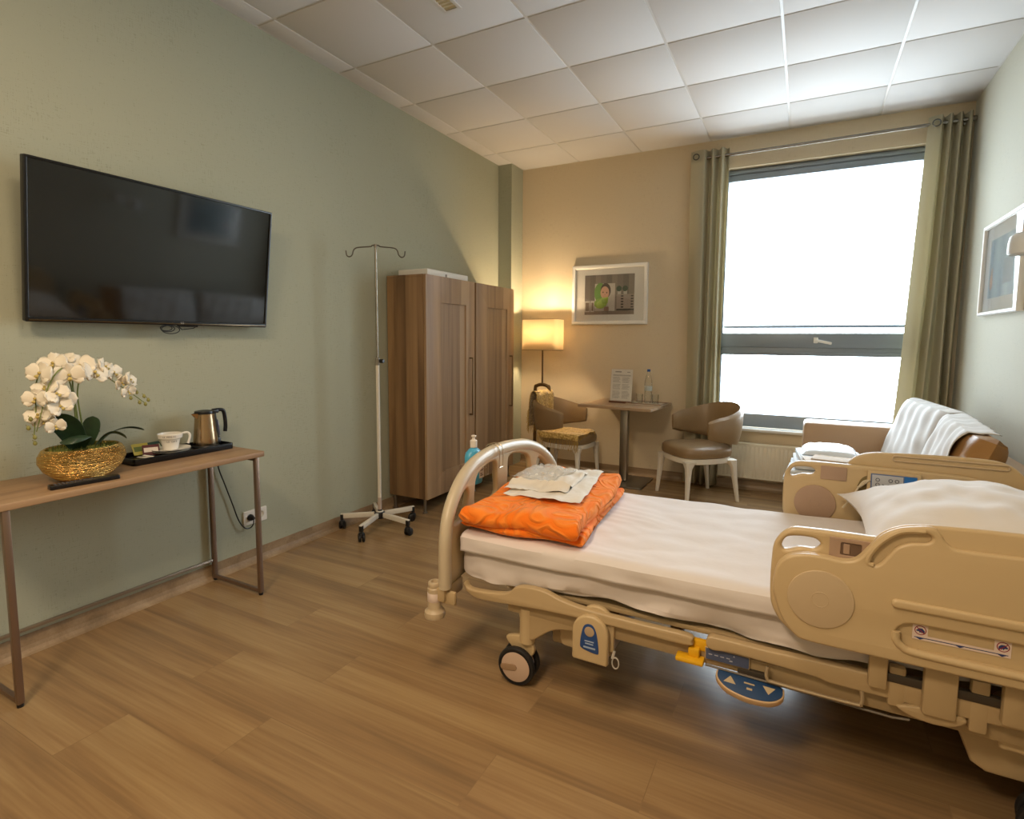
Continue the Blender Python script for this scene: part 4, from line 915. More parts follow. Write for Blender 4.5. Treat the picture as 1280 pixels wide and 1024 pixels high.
# ------------------------------------------------------------------ hospital bed (foot end at x=1.6, head end at x=3.8)
YN, YD = -3.50, -2.62         # mattress near and far sides
YC = (YN+YD)/2
def bed():
    B = thing('hospital_bed', 'cream plastic adjustable hospital bed on castors in the right foreground', 'bed', (2.70, YC, 0))
    P = lambda n, b, m, par=None, **k: part(n, b, m, par or B, True, **k)
    grey = mat('castor_tyre', '#1d1b1a', .6); wheelm = mat('castor_disc', '#c3a994', .45); dark = mat('frame_dark', '#4a4238', .5, .4); bar = mat('frame_bar', '#a8916c', .4)
    lbl = mat('label_slate', '#4f5a78', .45); yel = mat('handle_yellow', '#e0aa18', .4); redm = mat('ring_red', '#8e2433', .5); navy = mat('print_navy', '#26386f', .5); wlab = mat('label_white', '#dcc9bd', .5)
    # --- side rails; s=-1 near, +1 far. q(d) = depth at distance d outwards from the rail's inner face
    inner = smoothc([(2.797, .60), (2.797, .70), (2.805, .755), (2.84, .797), (2.90, .806), (3.10, .808), (3.40, .806), (3.50, .79), (3.56, .73), (3.585, .62), (3.57, .52), (3.50, .49), (3.20, .487), (2.90, .487), (2.84, .505), (2.807, .55)], 5)
    hole = smoothc([(2.822, .748), (2.835, .772), (2.87, .780), (2.905, .779), (2.920, .765), (2.905, .750), (2.87, .748), (2.845, .738), (2.828, .735)], 4)
    outer = smoothc([(2.806, .62), (2.806, .66), (2.815, .70), (2.84, .728), (2.88, .742), (2.93, .744), (2.975, .741), (3.005, .752), (3.03, .785), (3.056, .825), (3.09, .850), (3.14, .864), (3.25, .872), (3.45, .876), (3.56, .868), (3.62, .83), (3.642, .77), (3.642, .60), (3.632, .53), (3.59, .492), (3.40, .490), (3.10, .490), (2.91, .490), (2.865, .503), (2.83, .548)], 5)
    front = smoothc([(2.806, .62), (2.806, .66), (2.815, .70), (2.84, .728), (2.88, .742), (2.93, .744), (2.975, .741), (3.005, .752), (3.03, .785), (3.056, .825), (3.09, .850), (3.13, .862), (3.165, .866), (3.18, .855), (3.192, .836), (3.207, .822), (3.24, .818), (3.40, .822), (3.52, .822), (3.60, .81), (3.642, .77), (3.642, .60), (3.632, .53), (3.59, .492), (3.40, .490), (3.10, .490), (2.91, .490), (2.865, .503), (2.83, .548)], 5)
    arcg = smoothc([(3.030, .752), (3.045, .785), (3.075, .822), (3.11, .842), (3.15, .848), (3.165, .838), (3.155, .824), (3.12, .817), (3.092, .800), (3.075, .775), (3.060, .752), (3.045, .742)], 5)
    slot = smoothc([(3.102, .563), (3.108, .585), (3.130, .600), (3.18, .603), (3.40, .603), (3.56, .603), (3.585, .59), (3.59, .565), (3.58, .545), (3.55, .535), (3.30, .534), (3.14, .534), (3.115, .543)], 5)
    for s in (-1, 1):
        yo = (YC + s*.555)        # outer face
        q = lambda d: YC+s*(.500+d)
        T = lambda d: basis((0, q(d), 0), (1, 0, 0), (0, 0, 1))
        lab = 'near side rail' if s < 0 else 'far side rail'
        b = MB(); b.plate([inner, hole], .030, .010, T(.0), 3); rail = P('side_rail', b, cream, label='cream side rail on the %s side of the bed' % ('camera' if s < 0 else 'window'))
        b = MB(); b.plate([outer], .020, .009, T(.026), 3); b.plate([front, arcg, slot], .020, .008, T(.0405), 3)
        # slot lip, arc lip, long rib
        b.tube([(x, q(.0465), z) for x, z in smoothc([(3.103, .575), (3.104, .553), (3.118, .535), (3.145, .526), (3.25, .524), (3.45, .524), (3.60, .526)], 5, False)], .0105, 10)
        b.tube([(x, q(.046), z) for x, z in smoothc([(3.043, .742), (3.030, .748), (3.036, .775), (3.06, .812), (3.10, .845), (3.15, .853)], 5, False)], .007, 8)
        b.plate([rrect(3.088, 3.61, .640, .664, .0118)], .018, .007, T(.051), 3)
        P('outer_panel', b, cream, rail)
        for d, m_, nm in ((.0515, cream2, 'pivot_disc'), (-.0165, pinkb, 'pivot_pad')):
            b = MB(); b.plate([circ(2.925, .622, .082, 48)], .006, .002, T(d)); b.plate([circ(2.925, .622, .022, 28), circ(2.925, .622, .0203, 28)], .008, .0008, T(d)); P(nm, b, m_, rail)
        b = MB(); b.plate([rrect(2.941, 3.04, .735, .795, .003)], .005, .001, T(-.0165)); P('button_pad', b, pinkb, rail)
        b = MB(); b.plate([rrect(2.941, 3.04, .735, .795, .003), rrect(2.968, 3.018, .748, .784, .004)], .006, .001, T(.0175)); b.plate([rrect(2.975, 2.990, .752, .780, .002)], .006, .001, T(.017)); P('latch_plate', b, pinkb, rail)
        b = MB(); b.plate([rrect(2.967, 3.019, .747, .785, .004)], .002, .0004, T(.0155)); P('latch_recess', b, mat('recess_brown', '#6d5645', .5), rail)
    # far rail extras: long slot groove, recess for hand control
    T = lambda d: basis((0, YC+.500+d, 0), (1, 0, 0), (0, 0, 1))
    b = MB(); b.plate([rrect(3.20, 3.585, .835, .862, .012), rrect(3.207, 3.578, .842, .855, .006)], .008, .003, T(.014)); P('rail_groove', b, cream2)
    b = MB(); b.plate([smoothc([(3.085, .70), (3.085, .735), (3.105, .765), (3.15, .772), (3.30, .772), (3.36, .765), (3.37, .70), (3.35, .66), (3.15, .66)], 4)], .003, .001, T(-.0160)); P('recess', b, mat('recess_olive', '#77683f', .6))
    # near rail sticker
    yo = YC-.500-.0372
    L = lambda pts, lift: [Vector((x, yo-.0004*lift, z)) for x, z in pts]
    sx, sz = 3.140, .560
    def q2(x, z): return (sx+x, sz+z)
    b = MB(); b.add(L([q2(0, 0), q2(.20, 0), q2(.20, .042), q2(.167, .042), q2(.167, .013), q2(.033, .013), q2(.033, .040), q2(0, .040)], 1), [(0, 1, 4, 5), (1, 2, 3, 4), (5, 6, 7, 0)])
    st = P('warning_sticker', b, wlab)
    for cx in (.017, .184):
        b = MB(); o = circ(0, 0, .0128, 28); i_ = circ(0, 0, .0108, 28)
        b.add(L([q2(cx+x, .026+z) for x, z in o+i_], 2), [(k, (k+1) % 28, 28+(k+1) % 28, 28+k) for k in range(28)])
        sl = 1 if cx < .1 else -1
        b.add(L([q2(cx-.0092, .026+.0072*sl), q2(cx-.0078, .026+.0086*sl), q2(cx+.0092, .026-.0072*sl), q2(cx+.0078, .026-.0086*sl)], 4), [(0, 1, 2, 3)])
        P('prohibition_ring', b, redm, st)
        b = MB(); b.add(L([q2(cx+x*sl, .026+z) for x, z in ((-.0095, -.001), (-.003, .0055), (.004, .0055), (.009, .0), (.009, -.005), (.0065, -.007), (.005, -.004), (.003, -.0075), (.001, -.004), (-.001, -.0075), (-.003, -.003), (-.008, -.003))], 3), [(0, 1, 10, 11), (1, 2, 9, 10), (2, 3, 4, 5, 6), (2, 6, 7, 8, 9)]); P('hand_symbol', b, navy, st)
    b = MB(); b.add(L([q2(.005, .0052), q2(.195, .0052), q2(.195, .0072), q2(.005, .0072)], 2), [(0, 1, 2, 3)])
    for cx in (.017, .10, .183): b.add(L([q2(cx-.009, .0055), q2(cx+.009, .0055), q2(cx, .0008)], 3), [(0, 1, 2)])
    P('arrow_line', b, navy, st)
    # --- foot board
    Ty = lambda x: basis((x, YC, 0), (0, 1, 0), (0, 0, 1))
    arc = [(-.535, .365), (-.535, .49), (-.527, .575), (-.495, .652), (-.43, .716), (-.34, .768), (-.21, .804), (0, .818)]
    out = arc+[(-y, z) for y, z in arc[::-1][1:]]
    rim = smoothc(out, 5, False)
    h1 = smoothc([(-.478, .600), (-.465, .632), (-.425, .675), (-.375, .708), (-.345, .712), (-.338, .68), (-.36, .63), (-.40, .60)], 5)
    h2 = smoothc([(-.265, .62), (-.268, .70), (-.245, .745), (-.18, .768), (-.10, .777), (-.06, .762), (-.058, .70), (-.06, .62), (-.16, .60)], 5)
    h2m = smoothc([(.058, .62), (.056, .70), (.060, .762), (.10, .777), (.18, .768), (.245, .745), (.268, .70), (.265, .62), (.16, .60)], 5)
    h1m = [(-y, z) for y, z in h1][::-1]
    def bow(b):
        for v in b.bm.verts: v.co.x += .055*((v.co.y-YC)/.53)**2-.030
    b = MB(); b.plate([rim, h1, h2, h2m, h1m], .030, .012, Ty(1.625), 3)
    bmesh.ops.triangulate(b.bm, faces=b.bm.faces[:]); bmesh.ops.subdivide_edges(b.bm, edges=[e for e in b.bm.edges if e.calc_length() > .08], cuts=3, use_grid_fill=True); bow(b); fb = P('foot_board', b, cream)
    r3 = [(1.622, YC+y, z) for y, z in rim]; b = MB(); b.tube(r3, .031, 16, flat=.88); bow(b); P('grab_rail', b, mat('grab_rail_plastic', '#c4b59a', .3), fb)
    # corner bumpers
    for s in (-1, 1):
        yb = YC+s*.545
        b = MB(); b.lathe([(0, .0), (.040, .0), (.042, .010), (.040, .024), (.030, .032), (.028, .040), (.028, .118), (.024, .122), (.0255, .128), (.0255, .140), (.022, .144), (.014, .144), (.011, .13), (0, .13)], (1.605, yb, .240), 28); bp = P('corner_bumper', b, mat('bumper_cream', '#bda98a', .4))
        b = MB(); b.lathe([(.0283, .066), (.0289, .067), (.0289, .100), (.0283, .101)], (1.605, yb, .240), 28); P('bumper_label', b, wlab, bp)
        b = MB(); b.bb(1.61, 1.70, yb-.02 if s > 0 else yb, yb+.02 if s < 0 else yb, .30, .355, .008); b.bb(1.60, 1.66, YC+s*.42, YC+s*.56, .31, .37, .01); P('corner_arm', b, creamd)
    # --- frame under the mattress
    for s in (-1, 1):
        ys = YC+s*.462; T = lambda d: basis((0, ys, 0), (1, 0, 0), (0, 0, 1))
        o = smoothc([(1.70, .375), (1.72, .352), (1.78, .352), (1.86, .362), (1.90, .375), (1.93, .402), (1.98, .414), (2.05, .412), (2.11, .396), (2.20, .384), (2.40, .380), (2.56, .380), (2.575, .362), (2.55, .345), (2.30, .345), (2.05, .338), (1.85, .322), (1.76, .318), (1.71, .338)], 4)
        b = MB(); b.plate([o], .03, .006, T(0)); P('foot_deck_trim', b, creamd)
        o = smoothc([(2.62, .365), (2.625, .392), (2.66, .397), (2.80, .396), (2.95, .40), (3.30, .405), (3.60, .405), (3.62, .37), (3.40, .345), (3.0, .342), (2.93, .35), (2.80, .355), (2.70, .358), (2.64, .352)], 4)
        b = MB(); b.plate([o], .03, .006, T(0)); P('head_deck_trim', b, creamd)
        b = MB(); b.bb(1.88, 3.66, YC+s*.43-.018, YC+s*.43+.018, .285, .340, .006); P('side_beam', b, bar)
        b = MB(); b.tube(smoothc([(2.80, ys+s*.012, .345), (2.80, ys+s*.02, .312), (2.83, ys+s*.02, .304), (3.02, ys+s*.02, .304), (3.045, ys+s*.02, .312), (3.045, ys+s*.012, .345)], 5, False), .0055, 8); P('bag_rail', b, mat('bag_rail_metal', '#b6a284', .35, .5))
        b = MB(); b.tube([(2.62, ys+s*.012, .298), (3.12, ys+s*.012, .290), (3.16, ys+s*.012, .296)], .0035, 6); P('cable_run', b, mat('cable_grey', '#6e655a', .5))
        # rail hinge arms
        for k, (x0, x1, z0, z1, dy) in enumerate(((3.055, 3.10, .375, .50, .008), (3.105, 3.145, .325, .44, -.012), (3.18, 3.255, .335, .50, .008), (3.285, 3.325, .31, .455, -.012), (3.345, 3.395, .36, .50, .008), (3.50, 3.54, .33, .50, .0))):
            b = MB(); b.bb(x0, x1, YC+s*(.478+dy)-.013, YC+s*(.478+dy)+.013, z0, z1, .007); P('rail_hinge_arm', b, creamd)
        b = MB(); b.bb(3.06, 3.42, YC+s*.472-.01, YC+s*.472+.01, .395, .42, .003); P('hinge_shaft', b, dark)
        b = MB(); b.plate([smoothc([(3.13, .335), (3.15, .315), (3.21, .305), (3.26, .315), (3.28, .34), (3.22, .35)], 4)], .05, .006, basis((0, YC+s*.46, 0), (1, 0, 0), (0, 0, 1))); P('hinge_bracket', b, creamd)
    b = MB(); b.bb(1.72, 3.70, YD-.02, YN+.02, .370, .388, .004); P('mattress_deck', b, creamd)
    for x in (1.98, 2.5, 3.0, 3.5): b = MB(); b.bb(x-.02, x+.02, YN+.06, YD-.06, .29, .33, .004); P('cross_beam', b, bar)
    # castors
    def castor(x, y, rot):
        fk = MB(); fk.cyl((x+.035, y, .24), .030, .145, 24, bev=.004); fork = P('castor', fk, cream)
        b = MB(); b.plate([smoothc([(x-.055, .165), (x-.03, .185), (x+.03, .19), (x+.062, .165), (x+.066, .13), (x+.03, .10), (x-.01, .12)], 4)], .020, .006, basis((0, y, 0), (1, 0, 0), (0, 0, 1))); P('fork', b, cream, fork)
        for k in (-1, 1):
            M = Matrix.Translation((x, y, .0755)) @ Matrix.Rotation(rot, 4, 'Z') @ Matrix.Translation((0, k*.026, 0)) @ Matrix.Rotation(PI/2, 4, 'X')
            b = MB(); b.lathe([(.066, -.013), (.072, -.012), (.0755, -.006), (.0755, .006), (.072, .012), (.066, .013)], (0, 0, 0), 40, M); b.lathe([(.066, .013), (.060, .004), (.060, -.004), (.066, -.013)], (0, 0, 0), 40, M); P('tyre', b, grey, fork)
            b = MB(); b.lathe([(0, -.014), (.055, -.0145), (.064, -.011), (.066, 0), (.064, .011), (.055, .0145), (0, .014)], (0, 0, 0), 40, M)
            P('wheel_disc', b, wheelm, fork)
            if k == -1: b = MB(); b.plate([rrect(-.062, .006, -.014, .012, .012)], .003, .001, M @ Matrix.Translation((0, 0, .0155)) @ Matrix.Rotation(.12, 4, 'Z')); P('disc_bar', b, mat('disc_bar_tan', '#9c7f62', .5), fork)
    for x, y, r in ((1.922, YN+.015, .06), (1.922, YD-.015, .5), (3.49, YN+.02, -.22), (3.49, YD-.02, .3)): castor(x, y, r)
    # chassis
    for s in (-1, 1):
        y = YC+s*.425
        o = smoothc([(1.935, .318), (2.05, .322), (2.25, .322), (2.30, .30), (2.18, .275), (2.10, .262), (2.06, .245), (2.02, .215), (1.985, .190), (1.95, .205), (1.935, .25)], 5)
        b = MB(); b.plate([o], .045, .008, basis((0, y, 0), (1, 0, 0), (0, 0, 1))); P('castor_arm', b, creamd)
    b = MB(); b.bb(2.03, 2.27, YC-.36, YC+.36, .155, .285, .012); P('drive_housing', b, creamd)
    b = MB(); b.plate([rrect(2.075, 2.235, .17, .275, .025)], .04, .006, basis((0, YC-.365, 0), (1, 0, 0), (0, 0, 1))); P('housing_cover', b, cream)
    b = MB(); b.plate([[(3.255, .335), (3.66, .335), (3.66, .135), (3.36, .135), (3.325, .155)]], .72, .008, basis((0, YC, 0), (1, 0, 0), (0, 0, 1))); P('head_column_cover', b, creamd)
    b = MB(); b.plate([smoothc([(3.36, .40), (3.36, .27), (3.40, .255), (3.5, .25), (3.62, .26), (3.64, .40)], 4)], .04, .008, basis((0, YN+.03, 0), (1, 0, 0), (0, 0, 1))); P('column_shroud', b, cream)
    b = MB(); b.tube([(2.24, YC, .24), (2.9, YC, .30), (3.3, YC, .24)], .028, 12); P('lift_actuator', b, dark)
    b = MB(); b.tube([(2.20, YC-.36, .245), (1.86, YC-.20, .335)], .012, 8); b.tube([(2.2, YC+.36, .245), (1.86, YC+.2, .335)], .012, 8); P('brake_linkage', b, dark)
    b = MB()
    for k in (-1, 1):
        b.box((1.83, YC-.27+k*.016, .30), (.20, .010, .028), .003, M=Matrix.Rotation(.55, 4, 'Y'))
    P('brake_pedal', b, creamd)
    # foot-end control pendant: two arched shells with a blue label
    def arch(x0, x1, z0, zt, n=14):
        r = (x1-x0)/2; cx = (x0+x1)/2; return [(x0, z0+.006), (x0+.006, z0), (x1-.006, z0), (x1, z0+.006)]+[(cx+r*math.cos(PI*k/n), zt-r+r*math.sin(PI*k/n)) for k in range(n+1)]
    b = MB(); b.plate([arch(2.180, 2.312, .240, .398)], .022, .007, basis((0, YN-.012, 0), (1, 0, 0), (0, 0, 1)), 3); pend = P('foot_control', b, cream)
    b = MB(); b.plate([arch(2.167, 2.300, .200, .372)], .024, .008, basis((0, YN-.042, 0), (1, 0, 0), (0, 0, 1)), 3); P('control_shell', b, cream, pend)
    ya = YN-.0545
    b = MB(); b.plate([smoothc([(2.199, .262), (2.203, .30), (2.212, .332), (2.228, .343), (2.245, .340), (2.258, .318), (2.266, .275), (2.268, .248), (2.262, .240), (2.23, .243), (2.205, .250)], 5)], .002, .0005, basis((0, ya, 0), (1, 0, 0), (0, 0, 1))); P('control_label', b, bluep, pend)
    b = MB(); b.plate([circ(2.233, .316, .018, 28)], .002, .0005, basis((0, ya-.001, 0), (1, 0, 0), (0, 0, 1))); P('control_button', b, mat('button_tan', '#b39c80', .45), pend)
    b = MB()
    for z, w_ in ((.280, .034), (.271, .030)): b.bb(2.233-w_/2, 2.233+w_/2, ya-.0014, ya-.001, z-.0022, z+.0022)
    b.bb(2.212, 2.256, ya-.0014, ya-.001, .254, .260); P('label_print', b, mat('print_pale', '#9fb0c9', .5), pend)
    b = MB(); b.tube([(2.322+.012*math.cos(a), YN-.03, .212+.020*math.sin(a)) for a in [2*PI*k/20 for k in range(20)]], .0026, 6, closed=True); b.tube([(2.315, YN-.02, .25), (2.31, YN-.03, .225)], .005, 6); P('cord_hook', b, mat('clear_plastic', '#b9b2a6', .2), pend)
    # yellow release handle and slate label
    b = MB(); b.box((2.572, YN-.035, .305), (.088, .045, .016), .006); b.box((2.582, YN-.015, .325), (.035, .04, .03), .005); b.box((2.60, YN-.004, .345), (.05, .02, .035), .004); P('release_handle', b, yel)
    b = MB(); b.plate([rrect(2.615, 2.750, .308, .350, .004)], .012, .002, basis((0, YN-.012, 0), (1, 0, 0), (0, 0, 1))); lp = P('label_bracket', b, creamd)
    b = MB(); b.plate([rrect(2.618, 2.747, .311, .347, .003)], .002, .0005, basis((0, YN-.0185, 0), (1, 0, 0), (0, 0, 1))); P('slate_label', b, lbl, lp)
    b = MB(); ys = YN-.0198
    for x in (2.632, 2.650, 2.668, 2.686): b.bb(x-.0055, x+.0055, ys, ys+.0003, .3275, .3305)
    b.add([Vector((2.700, ys, .338)), Vector((2.706, ys, .338)), Vector((2.703, ys, .343))], [(0, 1, 2)]); b.bb(2.690, 2.699, ys, ys+.0003, .3205, .3245); P('label_print', b, mat('print_grey', '#b9bccb', .5), lp)
    # foot pedal switch
    X = Matrix.Translation((2.752, YN-.055, .268)) @ Matrix.Rotation(math.radians(22), 4, 'X') @ Matrix.Rotation(.04, 4, 'Y')
    el = [(-.098, .022), (-.092, -.004), (-.06, -.030), (0, -.042), (.06, -.034), (.092, -.010), (.098, .016), (.085, .034), (.0, .042), (-.085, .034)]
    b = MB(); b.plate([smoothc(el, 5)], .024, .005, X); ped = P('foot_pedal', b, mat('pedal_cream', '#c8a983', .45))
    b = MB(); b.plate([[(x*.95, y*.90) for x, y in smoothc(el, 5)]], .003, .001, X @ Matrix.Translation((0, 0, .0125))); P('pedal_top', b, mat('pedal_blue', '#1f3f66', .4), ped)
    b = MB()
    for cx, s in ((-.055, 1), (.055, -1)): b.add([X @ Vector((cx+x*s*.9, .004+y*s, .0145)) for x, y in ((-.020, -.012), (.020, -.012), (0, .014))], [(0, 1, 2)])
    b.box((0, 0, 0), (.030, .005, .0004), 0, M=X @ Matrix.Translation((0, .008, .0145))); b.box((0, 0, 0), (.016, .007, .0004), 0, M=X @ Matrix.Translation((.002, -.010, .0145)))
    P('pedal_symbols', b, mat('symbol_cream', '#b9a684', .5), ped)
    b = MB(); b.bb(2.715, 2.80, YN-.02, YN+.03, .262, .309, .004); P('pedal_mount', b, dark)
    # head board
    b = MB(); b.plate([smoothc([(-.47, .40), (-.49, .60), (-.47, .85), (-.40, .97), (-.25, 1.01), (0, 1.02), (.25, 1.01), (.40, .97), (.47, .85), (.49, .60), (.47, .40)], 5)], .035, .012, Ty(3.775), 3); P('head_board', b, cream)
    # hand control on the far rail
    h = thing('bed_hand_control', 'cream hand control with blue-edged keypad hung on the far bed rail', 'remote control', (3.20, YC+.478, .73))
    hl = .0
    F = basis((3.205, YC+.470, .715), (1, 0, 0), (0, .10, 1))
    b = MB(); b.plate([rrect(-.092, .095, -.075, .082, .008)], .020, .004, F @ Matrix.Translation((0, 0, 0))); part('body', b, cream, h, True)
    b = MB(); b.box((0, 0, 0), (.160, .130, .0006), 0, M=F @ Matrix.Translation((0, .005, .0104))); part('keypad_border', b, mat('keypad_blue_grey', '#5a6c94', .4), h, True)
    b = MB(); b.box((0, 0, 0), (.108, .120, .0006), 0, M=F @ Matrix.Translation((-.021, .005, .0110))); part('keypad', b, mat('keypad_grey', '#b9bcc2', .4), h, True)
    b = MB(); b.box((0, 0, 0), (.042, .126, .0006), 0, M=F @ Matrix.Translation((.058, .005, .0110))); part('blue_panel', b, mat('keypad_blue', '#1f6fc0', .4), h, True)
    b = MB()
    for x, y in ((-.010, .045), (.012, .045), (-.055, .045), (-.055, .025)): b.tube([F @ Vector((x+.0065*math.cos(a), y+.0065*math.sin(a), .0116)) for a in [2*PI*k/16 for k in range(16)]], .0013, 5, closed=True)
    b.tube([F @ Vector(p+(.0116,)) for p in ((-.038, .028), (-.030, .022), (-.016, .027), (-.004, .023), (.012, .025), (.026, .028))], .002, 6)
    part('symbols', b, mat('symbol_dark', '#3b3f4c', .5), h, True)
    b = MB(); c = [(3.12, YC+.466, .755), (3.10, YC+.468, .745), (3.085, YC+.467, .72), (3.07, YC+.465, .69), (3.05, YC+.46, .655), (3.03, YC+.455, .625)]; b.tube(smoothc(c, 6, False), .0038, 8)
    for k in range(14):
        a = k/13; p = Vector(c[0])*(1-a)+Vector(c[2])*a; b.tube([p+Vector((.006*math.cos(t_), .006*math.sin(t_), -.0)) for t_ in [2*PI*i/10 for i in range(10)]], .0016, 5, closed=True)
    part('coiled_cord', b, mat('cord_pale', '#cfc3a8', .5), h, True)
    return B
bed()
# ------------------------------------------------------------------ mattress, cover, pillow, blanket, towels
def top_z(x):      # mattress top follows the slightly raised head part
    return .556+.006*max(0, (x-1.9))/.6+max(0, x-2.9)*.045
def mattress():
    b = MB(); x0, x1 = 1.668, 3.735; N_ = 150
    # closed cross-section swept along x: near bottom -> near side -> top -> far side -> bottom
    def f(u, v):
        x = x0+(x1-x0)*u; zt = top_z(x)-.012; zb = .392+.020*min(1, max(0, (x-1.9)/1.0))
        e = min(1, min(u, 1-u)*38)**.5; h = (YD-YN)/2-.012*(1-e); r = .028
        P = [(-h+.02, zb), (-h+.004, zb+.004), (-h, zb+.025), (-h, zt-r), (-h+.3*r, zt-.3*r), (-h+r, zt), (-.2, zt+.004), (.2, zt+.004), (h-r, zt), (h-.3*r, zt-.3*r), (h, zt-r), (h, zb+.02), (h-.02, zb)]
        k = v*(len(P)-1); i = min(int(k), len(P)-2); q = k-i
        y, z = P[i][0]+(P[i+1][0]-P[i][0])*q, P[i][1]+(P[i+1][1]-P[i][1])*q
        side = max(0, 1-(zt-z)/.0001) if False else (1 if y < -h+.03 else 0)
        w_ = 0
        if side:
            d = (zt-z)/(zt-zb)
            w_ = .010*math.sin(x*11+1.5*math.sin(x*5)+d*3)*d+nz((x*7, d*2.5, 3), 1, .018)*d+nz((x*19, d*6, 1), 1, .006)*d
            if d > .85: z += .012*math.sin(x*6.1)+nz((x*9, 0, 5), 1, .012)
        zz = z-(1-e)*.012*(1 if z > (zt+zb)/2 else -1)
        return Vector((x, YC+y+w_, zz+nz((x*4, y*5, 0), 1, .004)))
    b.grid(f, N_, 49)
    b.add([f(0, j/48) for j in range(49)], [tuple(range(49))]); b.add([f(1, j/48) for j in range(49)], [tuple(range(49))])
    bmesh.ops.remove_doubles(b.bm, verts=b.bm.verts, dist=1e-5)
    t = thing('mattress', 'white sheeted mattress lying on the hospital bed', 'mattress', (2.7, YC, .392))
    part('fitted_sheet', b, sheet, t, True)
    # top sheet
    def g(u, v):
        x = 1.672+(3.70-1.672)*u; zt = top_z(x); w_ = YD-YN
        L0 = .050; s = v*(w_+2*L0+.02)-L0-.01     # arclength from near edge
        if s < 0: y = -w_/2-.014-.004; z = zt-.006+s*1.0; y += nz((x*6, s*20, 9), 1, .008)
        elif s > w_: y = w_/2+.008; z = zt-.006-(s-w_)
        else:
            y = -w_/2+s; e = min(s, w_-s); z = zt+.004-.010*max(0, 1-e/.025)**2
            if e < .02: y += -.012*(1-e/.02)*(1 if s < w_/2 else -.6)
        amp = .010 if 0 < s < w_ else .003
        wr = nz((x*2.2+.8*y, y*2.0, 4), 1, .8)+abs(nz((x*3.1-y*2.2, y*4.6+x, 8), 1, .9))+.35*nz((x*9, y*11, 2), 1, 1)
        near = max(0, 1-abs(x-2.12)/.35); wr += .12*near*math.sin((y*1.0+x*.25)*80+9*nz((x*3, y*3, 0), 1, 1))
        return Vector((x, YC+y, z+wr*amp*.8+.002))
    b = MB(); b.grid(g, 190, 110); 
    o = part('top_sheet', b, mat('top_sheet_white', '#dad2cd', .85, bump=.2, bscale=12, sheen=.3), t, True, mods=(('sol', .004, 1),))
mattress()
def pillow():
    t = pad(.74, .56, .24, 2.6, .62, 2., .016, 44)
    for v in t.bm.verts:
        a, c = v.co.x/.37, v.co.y/.28
        v.co.x += .05*(a**3)*abs(c)**3; v.co.y += .05*(c**3)*abs(a)**3
    t.bm.transform(Matrix.Translation((3.33, YC+.01, .735)) @ Matrix.Rotation(-.14, 4, 'Y') @ Matrix.Rotation(PI/2+.0, 4, 'Z') @ Matrix.Rotation(.0, 4, 'X'))
    single('pillow', t, cotton, 'large plump white pillow at the head of the hospital bed', 'pillow')
pillow()
